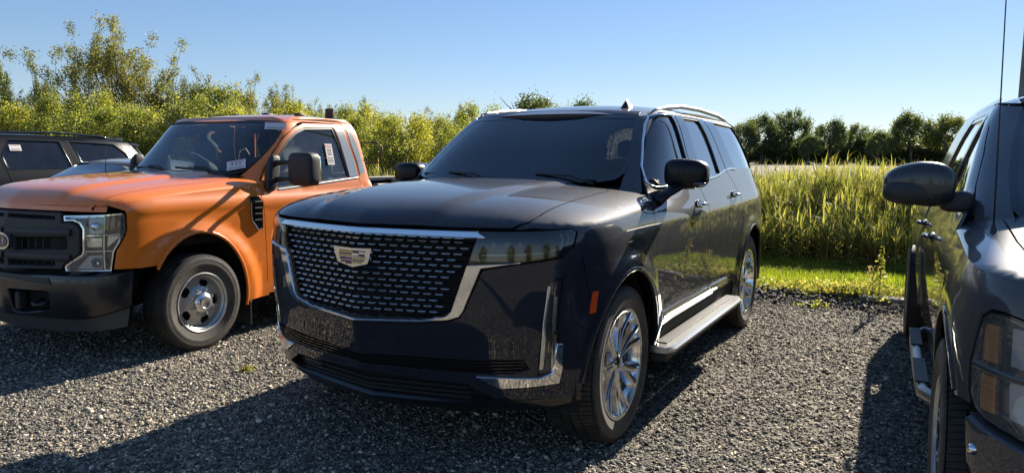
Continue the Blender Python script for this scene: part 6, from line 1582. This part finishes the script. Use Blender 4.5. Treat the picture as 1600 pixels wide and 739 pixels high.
def place_tree(kind, px, top, dist, width=None, label='', group=None, name='tree'):
    x = (px - 800) / 1155 * dist; h = 1.488 + (241 + (px - 800) * .0086 - top) / 1155 * dist
    r = empty(name, (x, dist, -.02)); r.rotation_euler.z = rng.uniform(0, 6.28)
    w = h * (width or 1.0); r.scale = (w, w, h)
    tag(r, label, 'tree', group)
    for nm, me in zip(('trunk', 'crown'), TK[kind]): link(bpy.data.objects.new(nm, me), r)
    return r

# the big open-crowned tree and its neighbours, left to right
ORD = 'first second third fourth fifth sixth seventh eighth ninth tenth eleventh twelfth thirteenth fourteenth fifteenth sixteenth seventeenth eighteenth nineteenth twentieth'.split()
ORD += ['twenty-' + w for w in ORD[:9]] + ['thirtieth', 'thirty-first', 'thirty-second']
GW = 'trees of the young wood behind the parked vehicles'
NAMED = [
 ('f0', 178, 34, 40, .92, 'tallest tree of the wood, wide open crown with bare branches above the orange truck hood'),
 ('g2', 78, 92, 42, .40, 'narrow leafy tree just left of the tallest tree'),
 ('b0', 6, 92, 36, .55, 'yellow-green tree at the far left edge of the photo'),
 ('b1', 85, 142, 34, .75, 'bushy yellow-green tree in front of the tallest tree, to its left'),
 ('g1', 262, 120, 42, .45, 'slim tree just right of the tallest tree'),
 ('g0', 330, 106, 44, .62, 'grey-green tree whose crown rises above the orange cab roof front'),
 ('g2', 380, 108, 44, .55, 'grey-green tree standing second above the orange cab roof'),
 ('g1', 440, 126, 44, .50, 'grey-green tree above the middle of the orange cab roof'),
 ('g0', 478, 147, 44, .50, 'low tree beside the sky gap left of the black roof bracket'),
 ('g2', 555, 145, 44, .55, 'pale tree right of the orange cab, highest between the two big vehicles'),
 ('g1', 525, 158, 42, .50, 'small tree rising just behind the black roof bracket'),
 ('g0', 612, 163, 44, .55, 'loose-crowned tree between the orange cab and the SUV windshield'),
 ('g2', 668, 160, 44, .60, 'round-topped tree close left of the SUV windshield'),
 ('g1', 720, 176, 46, .70, 'tree whose crown touches the top left corner of the SUV windshield'),
]
for a in NAMED: place_tree(*a[:5], label=a[5])
px = -20; i = 0; c = 0
while px < 800:
    top = 150 + 14 * math.sin(px * .031) + 10 * rng.normal() + (12 if px > 380 else 0) + (18 if px > 480 else 0)
    place_tree('b%d' % (i % 4), px, top, 33 + 4 * rng.random(), .95, ORD[c] + ' bushy sapling from the left in the solid middle rank of the young wood', GW); px += 34 + 8 * rng.random(); i += 1; c += 1
px = -20; c = 0
while px < 790:
    top = 172 + 8 * rng.normal() + (10 if px > 480 else 0)
    place_tree('b%d' % (i % 4), px, top, 30 + 2 * rng.random(), 1.25, ORD[c] + ' low leafy thicket from the left along the foot of the young wood', 'low saplings in front of the young wood'); px += 48; i += 1; c += 1
px = -10; c = 0
while px < 760:
    top = {True: 128, False: 150}[px < 300] + (22 if px > 480 else 0) + 7 * rng.normal()
    place_tree('g%d' % (i % 3), px, top, 39 + 3 * rng.random(), .6, ORD[c] + ' thin grey-green tree from the left in the back rank of the wood', 'thin trees in the back rank of the young wood'); px += 42 + 8 * rng.random(); i += 1; c += 1
place_tree('o0', 838, 146, 70, .85, 'round green treetop showing over the left of the SUV roof')
place_tree('g0', 872, 147, 66, .6, 'thin-crowned tree in the middle of the treetops above the SUV roof')
place_tree('o1', 902, 152, 70, .8, 'lower treetop at the right of those above the SUV roof')
FAR = [(1158, 186, .85, 'small tree left end of the far row, touching the SUV rear glass'), (1186, 174, .85, 'far tree next to the SUV rear glass, second from the left of the row'), (1230, 168, .85, 'tall far tree at the centre of the left clump'), (1262, 206, .9, 'low tree in the dip after the left clump'),
       (1292, 182, .85, 'round far tree right of the dip'), (1336, 190, .95, 'broad low far tree in the middle of the row'), (1370, 200, .9, 'small far tree just left of the tallest pair'), (1418, 170, .85, 'tallest far tree of the row, above the pickup mirror'),
       (1452, 192, .8, 'far tree filling the gap right of the tallest one'), (1480, 176, .85, 'far tree nearest the grey pickup windows'), (1520, 190, .9, 'far tree half hidden behind the grey pickup roof')]
for k, (px, top, w_, lb) in enumerate(FAR): place_tree('o%d' % (k % 3), px, top, 215 + 8 * (k % 3), w_, lb)
for k in range(30):
    place_tree('h%d' % (k % 2), 1120 + k * 20 + 5 * rng.normal(), 217 + 5 * rng.normal(), 225 + 10 * rng.random(), 2.6, ORD[k] + ' low dark bush from the left in the hedge under the far tree row', 'hedge trees under the far tree row')
# unseen trees added behind the camera to darken the reflected horizon
for k in range(9):
    r = place_tree('b%d' % (k % 4), 800, 150, 30, 1.1, ORD[k] + ' unseen bushy tree from the left, added behind the camera for reflections', 'unseen trees added for reflections')
    r.location = (-40 + k * 10 + 2 * rng.normal(), -26 + 3 * rng.normal(), -.02); s_ = 5 + 2 * rng.random(); r.scale = (s_ * 1.2, s_ * 1.2, s_)
